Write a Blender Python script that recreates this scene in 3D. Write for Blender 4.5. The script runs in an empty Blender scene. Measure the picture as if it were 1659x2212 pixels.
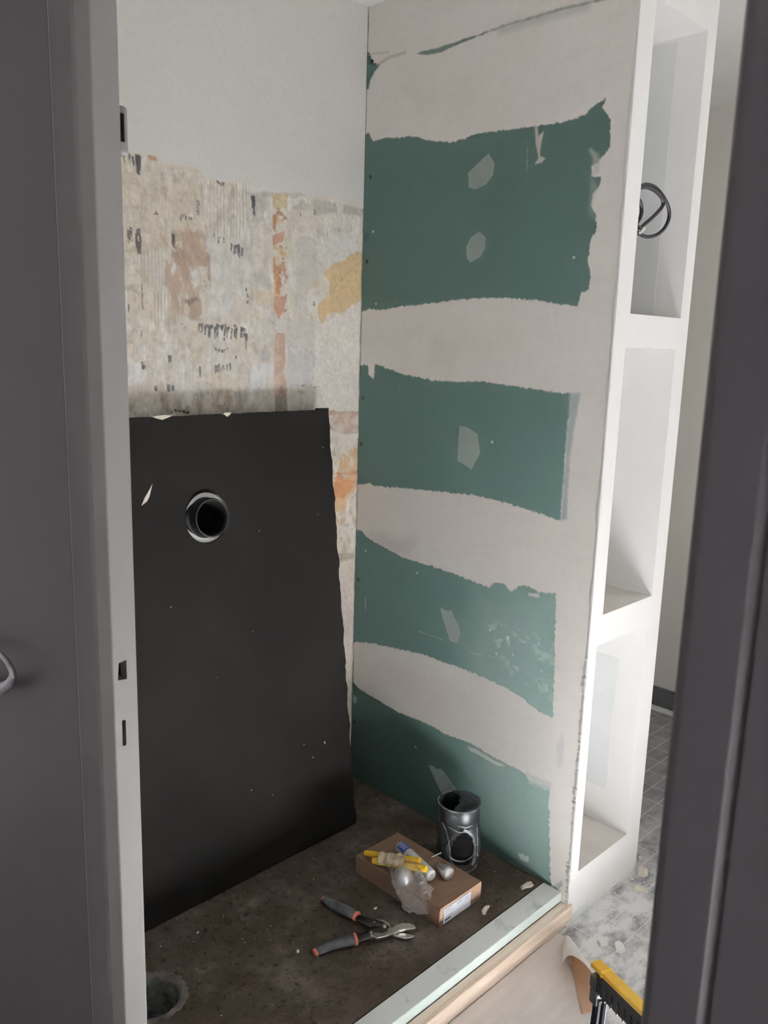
import bpy, bmesh, math, random
import numpy as np
from mathutils import Vector, Matrix
random.seed(7); rng = np.random.default_rng(7)
S = bpy.context.scene; C = S.collection; PI = math.pi

# ------------------------------------------------------------------ camera, light, exposure
cam = bpy.data.cameras.new('camera'); camo = bpy.data.objects.new('camera', cam); C.objects.link(camo)
camo.matrix_world = Matrix(((0.706290827, 0.117377720, -0.698123111, 0.0),
                            (-0.707319154, 0.157689947, -0.689081632, 0.0),
                            (0.029204150, 0.980487813, 0.194398473, 1.5),
                            (0, 0, 0, 1)))
cam.sensor_fit = 'HORIZONTAL'; cam.sensor_width = 36; cam.lens = 1807.26/1659*36
cam.clip_start = 0.02; cam.clip_end = 50
cam.dof.use_dof = True; cam.dof.focus_distance = 2.5; cam.dof.aperture_fstop = 16
S.camera = camo
S.view_settings.view_transform = 'Standard'; S.view_settings.look = 'None'
S.view_settings.gamma = 1; S.view_settings.use_curve_mapping = False
S.view_settings.exposure = 0.93
w = bpy.data.worlds.new('world'); S.world = w; w.use_nodes = True
w.node_tree.nodes['Background'].inputs[0].default_value = (0.95, 0.92, 0.95, 1)
w.node_tree.nodes['Background'].inputs[1].default_value = 0.32
def area(name, loc, target, sx, sy, power, col):
    l = bpy.data.lights.new(name, 'AREA'); l.shape = 'RECTANGLE'; l.size = sx; l.size_y = sy
    l.energy = power; l.color = col
    o = bpy.data.objects.new(name, l); C.objects.link(o); o.location = loc
    o.rotation_euler = (Vector(target)-Vector(loc)).to_track_quat('-Z', 'Y').to_euler()
    return o
area('front_fill', (1.05, -1.52, 1.25), (1.05, 0, 1.25), .85, 1.6, 8.5, (0.96, 0.98, 1.0))  # added fill lamp for alcove and pier, no window in this wall
area('side_window_daylight', (3.44, 0.08, 1.86), (2.0, -0.1, 1.3), 0.6, 0.5, 3.5, (0.93, 0.97, 1.0))
sun = bpy.data.lights.new('sun', 'SUN'); sun.energy = 880; sun.angle = 0.02; sun.color = (0.98, 0.985, 1.0)
suno = bpy.data.objects.new('sun', sun); C.objects.link(suno)
suno.rotation_euler = Vector((-1.70, 0.25, -1.65)).to_track_quat('-Z', 'Y').to_euler()

# ------------------------------------------------------------------ helpers
class MB:
    def __init__(s): s.v = []; s.f = []; s.m = []
    def add(s, vs, fs, mi=0):
        n = len(s.v); s.v += [tuple(map(float, p)) for p in vs]
        s.f += [tuple(i+n for i in f) for f in fs]; s.m += [mi]*len(fs); return s
    def box(s, a, b, mi=0):
        (x0, y0, z0), (x1, y1, z1) = a, b
        return s.add([(x0,y0,z0),(x1,y0,z0),(x1,y1,z0),(x0,y1,z0),(x0,y0,z1),(x1,y0,z1),(x1,y1,z1),(x0,y1,z1)],
                     [(0,3,2,1),(4,5,6,7),(0,1,5,4),(1,2,6,5),(2,3,7,6),(3,0,4,7)], mi)
    def quad(s, a, b, c, d, mi=0): return s.add([a, b, c, d], [(0,1,2,3)], mi)
    def prism(s, poly, fn, h0, h1, mi=0):
        n = len(poly); vs = [fn(p, h0) for p in poly]+[fn(p, h1) for p in poly]
        fs = [tuple(range(n))[::-1], tuple(range(n, 2*n))]+[(i, (i+1) % n, (i+1) % n+n, i+n) for i in range(n)]
        return s.add(vs, fs, mi)
    def tube(s, path, rad, seg=12, caps=True, flat=(1, 1), mi=0, up=(0, 0, 1), closed=False):
        P = [Vector(p) for p in path]; n = len(P); vs = []; fs = []
        if not hasattr(rad, '__len__'): rad = [rad]*n
        up = Vector(up)
        for i, p in enumerate(P):
            if closed: t = P[(i+1) % n]-P[i-1]
            else: t = P[min(i+1, n-1)]-P[max(i-1, 0)]
            t.normalize(); a = t.cross(up)
            if a.length < 1e-3: a = t.cross(Vector((1, 0, 0)))
            a.normalize(); b = a.cross(t).normalized()
            for k in range(seg):
                th = 2*PI*k/seg
                vs.append(p+a*(math.cos(th)*rad[i]*flat[0])+b*(math.sin(th)*rad[i]*flat[1]))
        m = n if closed else n-1
        for i in range(m):
            for k in range(seg):
                j = (i+1) % n
                fs.append((i*seg+k, i*seg+(k+1) % seg, j*seg+(k+1) % seg, j*seg+k))
        if caps and not closed: fs += [tuple(range(seg))[::-1], tuple(range((n-1)*seg, n*seg))]
        return s.add(vs, fs, mi)
    def lathe(s, prof, M=None, seg=32, mi=0, jit=0):
        M = M or Matrix(); vs = []; fs = []; n = len(prof)
        for i, (r, z) in enumerate(prof):
            for k in range(seg):
                th = 2*PI*k/seg; rr = r*(1+jit*(random.random()-.5))
                vs.append(M @ Vector((rr*math.cos(th), rr*math.sin(th), z)))
        for i in range(n-1):
            for k in range(seg): fs.append((i*seg+k, i*seg+(k+1) % seg, (i+1)*seg+(k+1) % seg, (i+1)*seg+k))
        return s.add(vs, fs, mi)
    def build(s, name, mats, parent=None, smooth=False, bevel=0, seg=2):
        me = bpy.data.meshes.new(name); me.from_pydata(s.v, [], s.f); 
        if not isinstance(mats, (list, tuple)): mats = [mats]
        for m in mats: me.materials.append(m)
        me.polygons.foreach_set('material_index', s.m)
        me.update()
        bm = bmesh.new(); bm.from_mesh(me)
        bmesh.ops.remove_doubles(bm, verts=bm.verts, dist=1e-6)
        bmesh.ops.recalc_face_normals(bm, faces=bm.faces); bm.to_mesh(me); bm.free()
        if smooth: me.polygons.foreach_set('use_smooth', [True]*len(me.polygons))
        o = bpy.data.objects.new(name, me); C.objects.link(o)
        if parent: o.parent = parent
        if bevel:
            b = o.modifiers.new('bevel', 'BEVEL'); b.width = bevel; b.segments = seg; b.limit_method = 'ANGLE'
            b.angle_limit = 0.6
        if smooth:
            for p in me.polygons: p.use_smooth = True
            me.set_sharp_from_angle(angle=0.7)
        return o
def thing(name, label, cat, loc=(0, 0, 0), group=None):
    o = bpy.data.objects.new(name, None); C.objects.link(o); o.location = loc; o.empty_display_size = .05
    o['label'] = label; o['category'] = cat
    if group: o['group'] = group
    return o
def keep(o, parent):            # parent without moving the child
    o.parent = parent; o.matrix_parent_inverse = Matrix.Translation(-parent.location); return o
def sub(o, parent): o.parent = parent; return o      # a piece of a part
def tag(o, label, cat, group=None, kind=None):
    o['label'] = label; o['category'] = cat
    if group: o['group'] = group
    if kind: o['kind'] = kind
    return o
def struct(o): o['kind'] = 'structure'; return o
def cut(o, cutters):            # real holes cut into a mesh, cutters removed afterwards
    for c in cutters:
        m = o.modifiers.new('b', 'BOOLEAN'); m.operation = 'DIFFERENCE'; m.object = c; m.solver = 'EXACT'
    dg = bpy.context.evaluated_depsgraph_get(); dg.update()
    me = bpy.data.meshes.new_from_object(o.evaluated_get(dg)); o.modifiers.clear(); o.data = me
    for c in cutters: bpy.data.objects.remove(c)
    return o

def node_mat(name, rough=.8, metal=0, base=(.5, .5, .5), spec=.5, alpha=1):
    m = bpy.data.materials.new(name); m.use_nodes = True; nt = m.node_tree
    b = nt.nodes['Principled BSDF']; b.inputs['Roughness'].default_value = rough
    b.inputs['Metallic'].default_value = metal; b.inputs['Base Color'].default_value = (*base, 1)
    b.inputs['Specular IOR Level'].default_value = spec; b.inputs['Alpha'].default_value = alpha
    return m, nt, b
def noise_node(nt, scale, detail=4, rough=.6, coord=None, stretch=None):
    tc = nt.nodes.new('ShaderNodeTexCoord'); n = nt.nodes.new('ShaderNodeTexNoise')
    n.inputs['Scale'].default_value = scale; n.inputs['Detail'].default_value = detail; n.inputs['Roughness'].default_value = rough
    src = tc.outputs['Object']
    if stretch:
        mp = nt.nodes.new('ShaderNodeMapping'); mp.inputs['Scale'].default_value = stretch
        nt.links.new(src, mp.inputs[0]); src = mp.outputs[0]
    nt.links.new(src, n.inputs['Vector']); return n
def ramp(nt, src, stops):
    r = nt.nodes.new('ShaderNodeValToRGB'); cr = r.color_ramp
    while len(cr.elements) < len(stops): cr.elements.new(.5)
    for e, (p, c) in zip(cr.elements, stops): e.position = p; e.color = (*c, 1)
    nt.links.new(src, r.inputs[0]); return r
def bump(nt, b, src, dist, strength=1):
    n = nt.nodes.new('ShaderNodeBump'); n.inputs['Distance'].default_value = dist; n.inputs['Strength'].default_value = strength
    nt.links.new(src, n.inputs['Height']); nt.links.new(n.outputs[0], b.inputs['Normal'])
def mottled(name, c1, c2, scale=8, rough=.8, metal=0, bdist=.0005, bscale=60, stretch=None, spec=.5, lo=.35, hi=.65):
    m, nt, b = node_mat(name, rough, metal, c1, spec)
    n = noise_node(nt, scale, stretch=stretch); r = ramp(nt, n.outputs[0], [(lo, c1), (hi, c2)])
    nt.links.new(r.outputs[0], b.inputs['Base Color'])
    if bdist:
        n2 = noise_node(nt, bscale, stretch=stretch); bump(nt, b, n2.outputs[0], bdist)
    return m

# ---- painting of real marks (plaster, stains, paint) over a wall grid ----
def vnoise(u, v, sc, seed=0):
    x = u*sc+seed*17.3; y = v*sc+seed*9.1; xi = np.floor(x).astype(np.int64); yi = np.floor(y).astype(np.int64)
    fx = x-xi; fy = y-yi; fx = fx*fx*(3-2*fx); fy = fy*fy*(3-2*fy)
    def h(a, b):
        t = np.sin(a*127.1+b*311.7+seed*74.7)*43758.5453; return t-np.floor(t)
    return (h(xi, yi)*(1-fx)+h(xi+1, yi)*fx)*(1-fy)+(h(xi, yi+1)*(1-fx)+h(xi+1, yi+1)*fx)*fy
def fbm(u, v, sc, seed=0, o=4):
    t = 0; a = 1; s = 0
    for i in range(o): t = t+a*vnoise(u, v, sc*2**i, seed+i*3); s += a; a *= .55
    return t/s
def sdf(U, V, poly):              # signed distance, positive inside
    d = np.full(U.shape, 1e9); ins = np.zeros(U.shape, bool); n = len(poly)
    for i in range(n):
        x0, y0 = poly[i]; x1, y1 = poly[(i+1) % n]; ex, ey = x1-x0, y1-y0
        wx, wy = U-x0, V-y0; t = np.clip((wx*ex+wy*ey)/(ex*ex+ey*ey+1e-12), 0, 1)
        d = np.minimum(d, (wx-ex*t)**2+(wy-ey*t)**2)
        c = ((y0 <= V) & (y1 > V)) | ((y1 <= V) & (y0 > V))
        if ey != 0: ins ^= c & (U < x0+(V-y0)/ey*ex)
    return np.where(ins, 1, -1)*np.sqrt(d)
def sline(U, V, pts):             # distance to a polyline
    d = np.full(U.shape, 1e9)
    for (x0, y0), (x1, y1) in zip(pts, pts[1:]):
        ex, ey = x1-x0, y1-y0; wx, wy = U-x0, V-y0; t = np.clip((wx*ex+wy*ey)/(ex*ex+ey*ey+1e-12), 0, 1)
        d = np.minimum(d, (wx-ex*t)**2+(wy-ey*t)**2)
    return np.sqrt(d)
def sm(x, a, b): t = np.clip((x-a)/(b-a), 0, 1); return t*t*(3-2*t)
def lin(c): return np.array([((x/255)/12.92 if x/255 < .04045 else (((x/255)+.055)/1.055)**2.4) for x in c])
class Paint:
    def __init__(s, u0, u1, v0, v1, d):
        s.nu = int(round((u1-u0)/d))+1; s.nv = int(round((v1-v0)/d))+1
        s.U, s.V = np.meshgrid(np.linspace(u0, u1, s.nu), np.linspace(v0, v1, s.nv))
        s.col = np.zeros(s.U.shape+(3,)); s.seed = 1
    def base(s, c): s.col[:] = c
    def mix(s, m, c): m = m[..., None]; s.col = s.col*(1-m)+np.array(c)*m
    def poly(s, P, c, op=1, feather=.0015, rag=.003, rsc=60, fill=None, fsc=80, stretch=None):
        s.seed += 1; us = [p[0] for p in P]; vs = [p[1] for p in P]; pad = feather*2+rag*2+.01
        u0, v0 = s.U[0, 0], s.V[0, 0]; du = s.U[0, 1]-s.U[0, 0]; dv = s.V[1, 0]-s.V[0, 0]
        i0 = max(int((min(us)-pad-u0)/du), 0); i1 = min(int((max(us)+pad-u0)/du)+2, s.nu)
        j0 = max(int((min(vs)-pad-v0)/dv), 0); j1 = min(int((max(vs)+pad-v0)/dv)+2, s.nv)
        if i1 <= i0 or j1 <= j0: return
        U = s.U[j0:j1, i0:i1]; V = s.V[j0:j1, i0:i1]
        a, b = stretch or (1, 1)
        m = sm(sdf(U, V, P)+(fbm(U*a, V*b, rsc, s.seed)-.5)*2*rag, -feather, feather)*op
        if fill is not None: m = m*sm(fbm(U*a, V*b, fsc, s.seed+50), fill-.06, fill+.06)
        m = m[..., None]; s.col[j0:j1, i0:i1] = s.col[j0:j1, i0:i1]*(1-m)+np.array(c)*m
    def line(s, P, c, w=.002, op=1, feather=.0015, rag=.001):
        s.seed += 1
        m = sm(w-sline(s.U, s.V, P)+(fbm(s.U, s.V, 90, s.seed)-.5)*2*rag, -feather, feather)*op; s.mix(m, c)
    def mesh(s, name, fn, mat, flip=False, disp=None):
        nu, nv = s.nu, s.nv; u = s.U.ravel(); v = s.V.ravel()
        co = fn(u, v)
        i = np.arange(nv-1)[:, None]*nu+np.arange(nu-1)[None]; q = np.stack([i, i+1, i+nu+1, i+nu], -1).reshape(-1, 4)
        if flip: q = q[:, ::-1]
        me = bpy.data.meshes.new(name); me.vertices.add(nu*nv); me.vertices.foreach_set('co', co.astype(np.float32).ravel())
        me.loops.add(q.size); me.loops.foreach_set('vertex_index', q.astype(np.int32).ravel())
        me.polygons.add(len(q)); me.polygons.foreach_set('loop_start', np.arange(0, q.size, 4, dtype=np.int32))
        me.update(calc_edges=True); me.validate()
        at = me.color_attributes.new('surface', 'FLOAT_COLOR', 'POINT')
        at.data.foreach_set('color', np.concatenate([s.col.reshape(-1, 3), np.ones((nu*nv, 1))], 1).astype(np.float32).ravel())
        me.materials.append(mat); o = bpy.data.objects.new(name, me); C.objects.link(o); return o
def painted_mat(name, rough, bdist, bscale, spec=.3):
    m, nt, b = node_mat(name, rough, spec=spec); a = nt.nodes.new('ShaderNodeAttribute'); a.attribute_name = 'surface'
    n = noise_node(nt, bscale, 5); mx = nt.nodes.new('ShaderNodeMix'); mx.data_type = 'RGBA'; mx.blend_type = 'MULTIPLY'
    mx.inputs[0].default_value = .12; nt.links.new(a.outputs['Color'], mx.inputs[6]); nt.links.new(n.outputs[0], mx.inputs[7])
    nt.links.new(mx.outputs[2], b.inputs['Base Color']); bump(nt, b, n.outputs[0], bdist); return m

# ------------------------------------------------------------------ materials
M_white = mottled('white_plaster', (.74, .73, .71), (.80, .79, .78), 3, .85, bdist=.0004, bscale=40)
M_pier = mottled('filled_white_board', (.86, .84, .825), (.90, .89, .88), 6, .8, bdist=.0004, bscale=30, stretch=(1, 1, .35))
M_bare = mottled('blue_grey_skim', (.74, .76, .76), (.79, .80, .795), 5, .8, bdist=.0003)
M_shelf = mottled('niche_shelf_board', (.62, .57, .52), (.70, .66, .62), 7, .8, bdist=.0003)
M_beige = mottled('beige_wall_paint', (.66, .63, .58), (.70, .67, .62), 3, .8, bdist=.0003)
M_metal = mottled('grey_painted_steel', (.088, .084, .083), (.097, .092, .090), 6, .6, bdist=.00015, bscale=120, stretch=(1, 1, .3), spec=.2)
M_leaf = mottled('grey_door_paint', (.041, .0365, .0375), (.046, .0415, .0425), 4, .5, bdist=.0001, bscale=120)
M_hole = node_mat('dark_cavity', .9, 0, (.002, .0015, .0015), .05)[0]
M_black = mottled('black_film_board', (.0035, .0030, .0028), (.0055, .0048, .0043), 4, .7, bdist=.0002, bscale=200, spec=.05)
M_edge = mottled('board_core', (.05, .042, .035), (.09, .075, .06), 60, .9)
M_pvc = mottled('black_plastic', (.006, .006, .007), (.012, .012, .013), 12, .35, bdist=0)
M_pipe = node_mat('matt_black_pipe', .6, 0, (.003, .003, .0035), .2)[0]
M_collar = mottled('white_collar_plastic', (.75, .74, .73), (.8, .79, .78), 9, .45, bdist=0)
M_cream = mottled('cream_plaster_chip', (.62, .56, .46), (.78, .74, .66), 50, .9, bdist=.001)
M_concrete, nt, b = node_mat('rough_concrete', .9, spec=.25)
n1 = noise_node(nt, 5, 6, .62); n2 = noise_node(nt, 45, 6, .7); n3 = noise_node(nt, 14, 5, .6, stretch=(1, 1, 1))
r1 = ramp(nt, n1.outputs[0], [(.30, (.034, .0235, .0155)), (.46, (.047, .034, .0235)), (.58, (.072, .056, .043)), (.70, (.135, .112, .092))])
r2 = ramp(nt, n2.outputs[0], [(.36, (.35, .33, .31)), (.46, (1, 1, 1)), (.62, (1, 1, 1)), (.74, (1.7, 1.7, 1.7))])
mx = nt.nodes.new('ShaderNodeMix'); mx.data_type = 'RGBA'; mx.blend_type = 'MULTIPLY'; mx.inputs[0].default_value = 1
nt.links.new(r1.outputs[0], mx.inputs[6]); nt.links.new(r2.outputs[0], mx.inputs[7]); nt.links.new(mx.outputs[2], b.inputs['Base Color'])
bump(nt, b, n2.outputs[0], .004, .8)
# grey mosaic floor with pale joints under plaster dust
M_tile, nt, b = node_mat('dusty_grey_mosaic', .38, spec=.5)
tc = nt.nodes.new('ShaderNodeTexCoord'); br = nt.nodes.new('ShaderNodeTexBrick'); br.offset = 0; br.squash = 1
br.inputs['Scale'].default_value = 1; br.inputs['Brick Width'].default_value = .10; br.inputs['Row Height'].default_value = .072
br.inputs['Mortar Size'].default_value = .0018; br.inputs['Mortar Smooth'].default_value = .3; br.inputs['Bias'].default_value = 0
br.inputs['Color1'].default_value = (.13, .13, .14, 1); br.inputs['Color2'].default_value = (.20, .20, .215, 1); br.inputs['Mortar'].default_value = (.62, .61, .60, 1)
nt.links.new(tc.outputs['Object'], br.inputs['Vector'])
nz = noise_node(nt, 11, 6, .68, stretch=(1, 1.6, 1)); rz = ramp(nt, nz.outputs[0], [(.34, (.12, .12, .12)), (.56, (1, 1, 1))])
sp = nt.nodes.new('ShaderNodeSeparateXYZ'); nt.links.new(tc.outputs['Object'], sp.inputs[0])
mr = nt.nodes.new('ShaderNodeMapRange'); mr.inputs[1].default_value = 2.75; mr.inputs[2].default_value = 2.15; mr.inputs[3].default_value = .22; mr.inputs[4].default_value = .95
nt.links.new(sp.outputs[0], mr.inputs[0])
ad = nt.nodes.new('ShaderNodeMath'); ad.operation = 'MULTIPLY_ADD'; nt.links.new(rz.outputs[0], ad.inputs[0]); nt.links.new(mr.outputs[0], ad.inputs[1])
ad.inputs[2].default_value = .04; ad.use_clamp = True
mx = nt.nodes.new('ShaderNodeMix'); mx.data_type = 'RGBA'; nt.links.new(ad.outputs[0], mx.inputs[0])
nt.links.new(br.outputs['Color'], mx.inputs[6]); mx.inputs[7].default_value = (.74, .735, .725, 1); nt.links.new(mx.outputs[2], b.inputs['Base Color'])
bump(nt, b, nz.outputs[0], .003)
M_wood, nt, b = node_mat('raw_pine', .75)
nw = noise_node(nt, 6, 5, .6, stretch=(.6, 14, 14)); rw = ramp(nt, nw.outputs[0], [(.3, (.66, .50, .38)), (.5, (.80, .65, .53)), (.7, (.85, .74, .64))])
nt.links.new(rw.outputs[0], b.inputs['Base Color']); bump(nt, b, nw.outputs[0], .001)
M_gyps = mottled('pale_green_gypsum_paper', (.62, .72, .68), (.70, .79, .76), 5, .8, lo=.3, hi=.6)
M_gypstop = mottled('dusty_green_gypsum_paper', (.58, .59, .57), (.86, .89, .87), 12, .85, lo=.30, hi=.42)
M_paper = mottled('pink_grey_floor_paper', (.72, .665, .63), (.84, .79, .76), 5, .85, bdist=.001, bscale=18, stretch=(1, 3, 1))
M_kraft = mottled('brown_paper_inside', (.56, .36, .23), (.62, .42, .29), 10, .8)
M_card = mottled('brown_cardboard', (.16, .095, .060), (.19, .115, .074), 7, .75, bdist=.0002, bscale=30, stretch=(1, 8, 1))
M_lab = node_mat('white_label_paper', .6, 0, (.66, .68, .74))[0]
M_ink = node_mat('black_ink', .7, 0, (.02, .02, .03))[0]
M_greyink = node_mat('grey_ink', .7, 0, (.36, .38, .44))[0]
M_blue = node_mat('blue_print', .6, 0, (.045, .08, .30))[0]
M_tubew = node_mat('white_tube_plastic', .4, 0, (.62, .62, .60))[0]
M_yellow = mottled('yellow_plastic', (.72, .44, .015), (.80, .50, .03), 20, .5, bdist=.0003, bscale=150)
M_wrap = mottled('beige_tissue', (.55, .43, .27), (.66, .55, .38), 60, .7, bdist=.002, bscale=90)
M_alu = mottled('dull_aluminium', (.74, .74, .76), (.82, .82, .84), 12, .42, 1, bdist=.0002, bscale=80)
M_blade = mottled('steel_blade', (.62, .60, .57), (.75, .73, .70), 20, .28, 1, bdist=0)
M_darksteel = mottled('oily_dark_steel', (.018, .017, .016), (.06, .056, .052), 40, .4, .8, bdist=.0004)
M_grip = mottled('grey_rubber_grip', (.045, .045, .052), (.12, .12, .13), 35, .7, bdist=.0004)
M_orange = mottled('orange_rubber_grip', (.50, .13, .08), (.60, .18, .12), 30, .6, bdist=0)
M_cable = node_mat('black_cable_sheath', .5, 0, (.008, .006, .008), .25)[0]
M_sawy = mottled('worn_yellow_rail', (.72, .40, .03), (.80, .50, .07), 14, .55, bdist=.0003)
M_sawb = mottled('black_ribbed_plastic', (.012, .012, .014), (.022, .022, .024), 12, .5, bdist=.0004)
M_sawleg = node_mat('dark_grey_leg', .9, 0, (.012, .012, .016), .1)[0]
M_skirt = mottled('dark_grey_skirting', (.055, .055, .065), (.09, .09, .10), 6, .5)
def film_mat(name, fac, tint, rough):
    m, nt, b = node_mat(name, rough, 0, tint, .8); tr = nt.nodes.new('ShaderNodeBsdfTransparent'); mi = nt.nodes.new('ShaderNodeMixShader')
    n = noise_node(nt, 16, 3, .55); r = ramp(nt, n.outputs[0], [(.35, (fac*.35,)*3), (.55, (fac,)*3), (.72, (min(fac*2.2, 1),)*3)])
    nt.links.new(r.outputs[0], mi.inputs[0]); nt.links.new(tr.outputs[0], mi.inputs[1]); nt.links.new(b.outputs[0], mi.inputs[2])
    nt.links.new(mi.outputs[0], nt.nodes['Material Output'].inputs[0]); bump(nt, b, n.outputs[0], .003); return m
M_film = film_mat('clear_shrink_film', .34, (.20, .22, .235), .16)
M_bag = film_mat('clear_poly_bag', .26, (.62, .57, .53), .10)

# ------------------------------------------------------------------ setting
XG, YB, YP, ZC, ZF = 1.883, 1.988, 1.085, 2.49, -0.10
PLA = np.array([.78, .745, .705]); GRN = np.array([.041, .075, .065])

# green moisture-resistant board with bands of jointing plaster
P = Paint(YP, YB+.001, -.035, ZC+.02, .0025); U, V = P.U, P.V
P.base(PLA)
f = fbm(U, V*2.2, 3, 5); P.mix(sm(f, .45, .75)*.25, [.70, .655, .60]); P.mix(sm(fbm(U, V, 4, 9), .5, .8)*.35, [.82, .80, .775])
streak = fbm(U*2, V*30+U*6, 3, 21); P.mix(sm(streak, .55, .75)*.10, [.62, .57, .51])
for pl, c, op in (([(1.815,2.235),(1.589,2.212),(1.585,2.153),(1.774,2.154)], [.64, .58, .49], .4),
                  ([(1.668,1.521),(1.579,1.510),(1.602,1.450),(1.683,1.454)], [.62, .56, .48], .35),
                  ([(1.919,0.898),(1.712,0.905),(1.729,0.849),(1.852,0.840)], [.50, .46, .44], .55),
                  ([(1.836,0.455),(1.573,0.473),(1.568,0.398),(1.790,0.388)], [.74, .63, .60], .5),
                  ([(1.563,1.523),(1.385,1.526),(1.383,1.501),(1.561,1.497)], [.74, .66, .62], .4)):
    P.poly(pl, c, op, feather=.05, rag=.05, rsc=10)
G = GRN
green = [
 [(2.015,2.124),(1.972,2.140),(1.964,2.121),(1.952,2.110),(1.890,2.110),(1.781,2.098),(1.710,2.076),(1.636,2.063),(1.585,2.066),(1.548,2.072),(1.457,2.068),(1.372,2.064),(1.264,2.060),(1.214,2.067),(1.186,2.084),(1.158,2.095),(1.163,2.077),(1.139,2.045),(1.135,1.984),(1.162,1.956),(1.183,1.944),(1.179,1.923),(1.154,1.918),(1.155,1.898),(1.172,1.879),(1.175,1.854),(1.161,1.832),(1.155,1.794),(1.170,1.769),(1.172,1.727),(1.163,1.688),(1.163,1.654),(1.185,1.646),(1.193,1.613),(1.254,1.620),(1.338,1.631),(1.427,1.639),(1.520,1.639),(1.617,1.633),(1.721,1.624),(1.831,1.618),(1.885,1.610),(1.949,1.613),(1.981,1.605),(2.014,1.606)],
 [(2.008,2.370),(1.978,2.364),(1.960,2.329),(1.929,2.320),(1.951,2.305),(1.974,2.284),(1.977,2.260),(2.004,2.265)],
 [(1.918,1.444),(1.797,1.418),(1.670,1.404),(1.582,1.405),(1.493,1.411),(1.408,1.406),(1.300,1.399),(1.224,1.394),(1.197,1.394),(1.194,1.353),(1.198,1.323),(1.198,1.226),(1.198,1.140),(1.199,1.057),(1.222,1.062),(1.301,1.071),(1.385,1.079),(1.490,1.084),(1.600,1.078),(1.725,1.069),(1.903,1.055),(1.926,1.059),(2.019,1.041),(2.023,1.434),(1.978,1.437),(1.963,1.441),(1.948,1.439),(1.947,1.411),(1.924,1.397),(1.920,1.418)],
 [(2.038,0.887),(1.990,0.895),(1.963,0.897),(1.935,0.878),(1.843,0.857),(1.763,0.841),(1.652,0.840),(1.535,0.834),(1.455,0.825),(1.419,0.824),(1.408,0.842),(1.368,0.847),(1.356,0.837),(1.341,0.829),(1.318,0.851),(1.285,0.858),(1.252,0.849),(1.195,0.858),(1.186,0.678),(1.177,0.507),(1.182,0.501),(1.231,0.508),(1.288,0.528),(1.346,0.539),(1.436,0.546),(1.531,0.548),(1.583,0.546),(1.664,0.548),(1.770,0.534),(1.883,0.522),(1.969,0.504),(2.026,0.486)],
 [(2.039,0.353),(1.989,0.353),(1.939,0.336),(1.860,0.327),(1.768,0.318),(1.667,0.322),(1.611,0.320),(1.556,0.315),(1.466,0.322),(1.428,0.318),(1.354,0.309),(1.295,0.307),(1.254,0.303),(1.242,0.288),(1.206,0.290),(1.171,0.299),(1.170,0.255),(1.161,0.158),(1.152,0.061),(1.137,-0.030),(1.145,-0.092),(2.025,-0.115)]]
for i, pl in enumerate(green): P.poly(pl, G, 1, feather=.0014, rag=.0042, rsc=120)
# bare board strip just above the floor, thin plaster veils and knife marks
veil = [.20, .25, .24]
P.poly([(1.197,1.394),(1.166,1.396),(1.178,1.313),(1.183,1.228),(1.179,1.064),(1.199,1.057),(1.198,1.140),(1.198,1.226),(1.198,1.323)], [.26, .32, .33], .8, feather=.006, rag=.004)
for pl in ([(1.573,1.974),(1.504,2.017),(1.481,1.988),(1.485,1.959),(1.508,1.937),(1.545,1.929),(1.567,1.936)],
           [(1.567,1.778),(1.552,1.803),(1.522,1.817),(1.500,1.800),(1.500,1.771),(1.514,1.749),(1.548,1.736),(1.562,1.746)],
           [(1.562,1.278),(1.538,1.279),(1.492,1.262),(1.480,1.208),(1.509,1.157),(1.562,1.177)],
           [(1.604,0.717),(1.579,0.714),(1.557,0.719),(1.546,0.699),(1.529,0.683),(1.519,0.655),(1.532,0.620),(1.558,0.621),(1.576,0.655),(1.595,0.692)],
           [(1.624,0.184),(1.604,0.189),(1.590,0.184),(1.570,0.192),(1.549,0.181),(1.493,0.137),(1.558,0.104),(1.594,0.145)]):
    P.poly(pl, [.20, .235, .22], .95, feather=.0018, rag=.0012)
P.poly([(1.358,2.066),(1.349,2.062),(1.345,2.038),(1.329,2.047),(1.335,2.020),(1.336,1.990),(1.319,1.981),(1.329,1.972),(1.351,1.970),(1.341,1.986),(1.352,2.022)], [.45, .44, .40], .9, rag=.001)
P.poly([(1.189,1.984),(1.166,1.972),(1.157,1.931),(1.179,1.923),(1.179,1.958)], [.40, .42, .38], .55, feather=.008, rag=.006, rsc=50)
P.poly([(1.178,1.916),(1.162,1.898),(1.172,1.849),(1.157,1.819),(1.176,1.833),(1.182,1.871)], [.30, .34, .31], .4, feather=.008, rag=.005)
P.poly([(1.471,0.306),(1.433,0.310),(1.371,0.300),(1.324,0.301),(1.352,0.289),(1.414,0.294),(1.458,0.298)], [.45, .48, .46], .8, rag=.002)
P.poly([(1.289,0.840),(1.249,0.843),(1.248,0.834),(1.283,0.830)], [.5, .5, .48], .9, rag=.003)
P.poly([(1.987,0.309),(1.963,0.305),(1.966,0.277),(1.980,0.281)], [.4, .42, .4], .6, rag=.004)
P.poly([(1.255,0.308),(1.167,0.311),(1.170,0.285),(1.241,0.280)], [.40, .44, .42], .6, feather=.008, rag=.008, rsc=80)
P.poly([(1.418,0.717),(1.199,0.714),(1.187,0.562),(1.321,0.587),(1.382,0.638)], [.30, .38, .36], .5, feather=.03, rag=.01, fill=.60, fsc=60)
P.poly([(1.447,0.787),(1.195,0.847),(1.139,0.022),(1.207,0.002),(1.369,0.138),(1.534,0.455)], [.30, .36, .35], .20, feather=.09, rag=.02, rsc=12, fill=.2, fsc=150)  # dust veil that also paints in the stronger light at lower right
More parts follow.
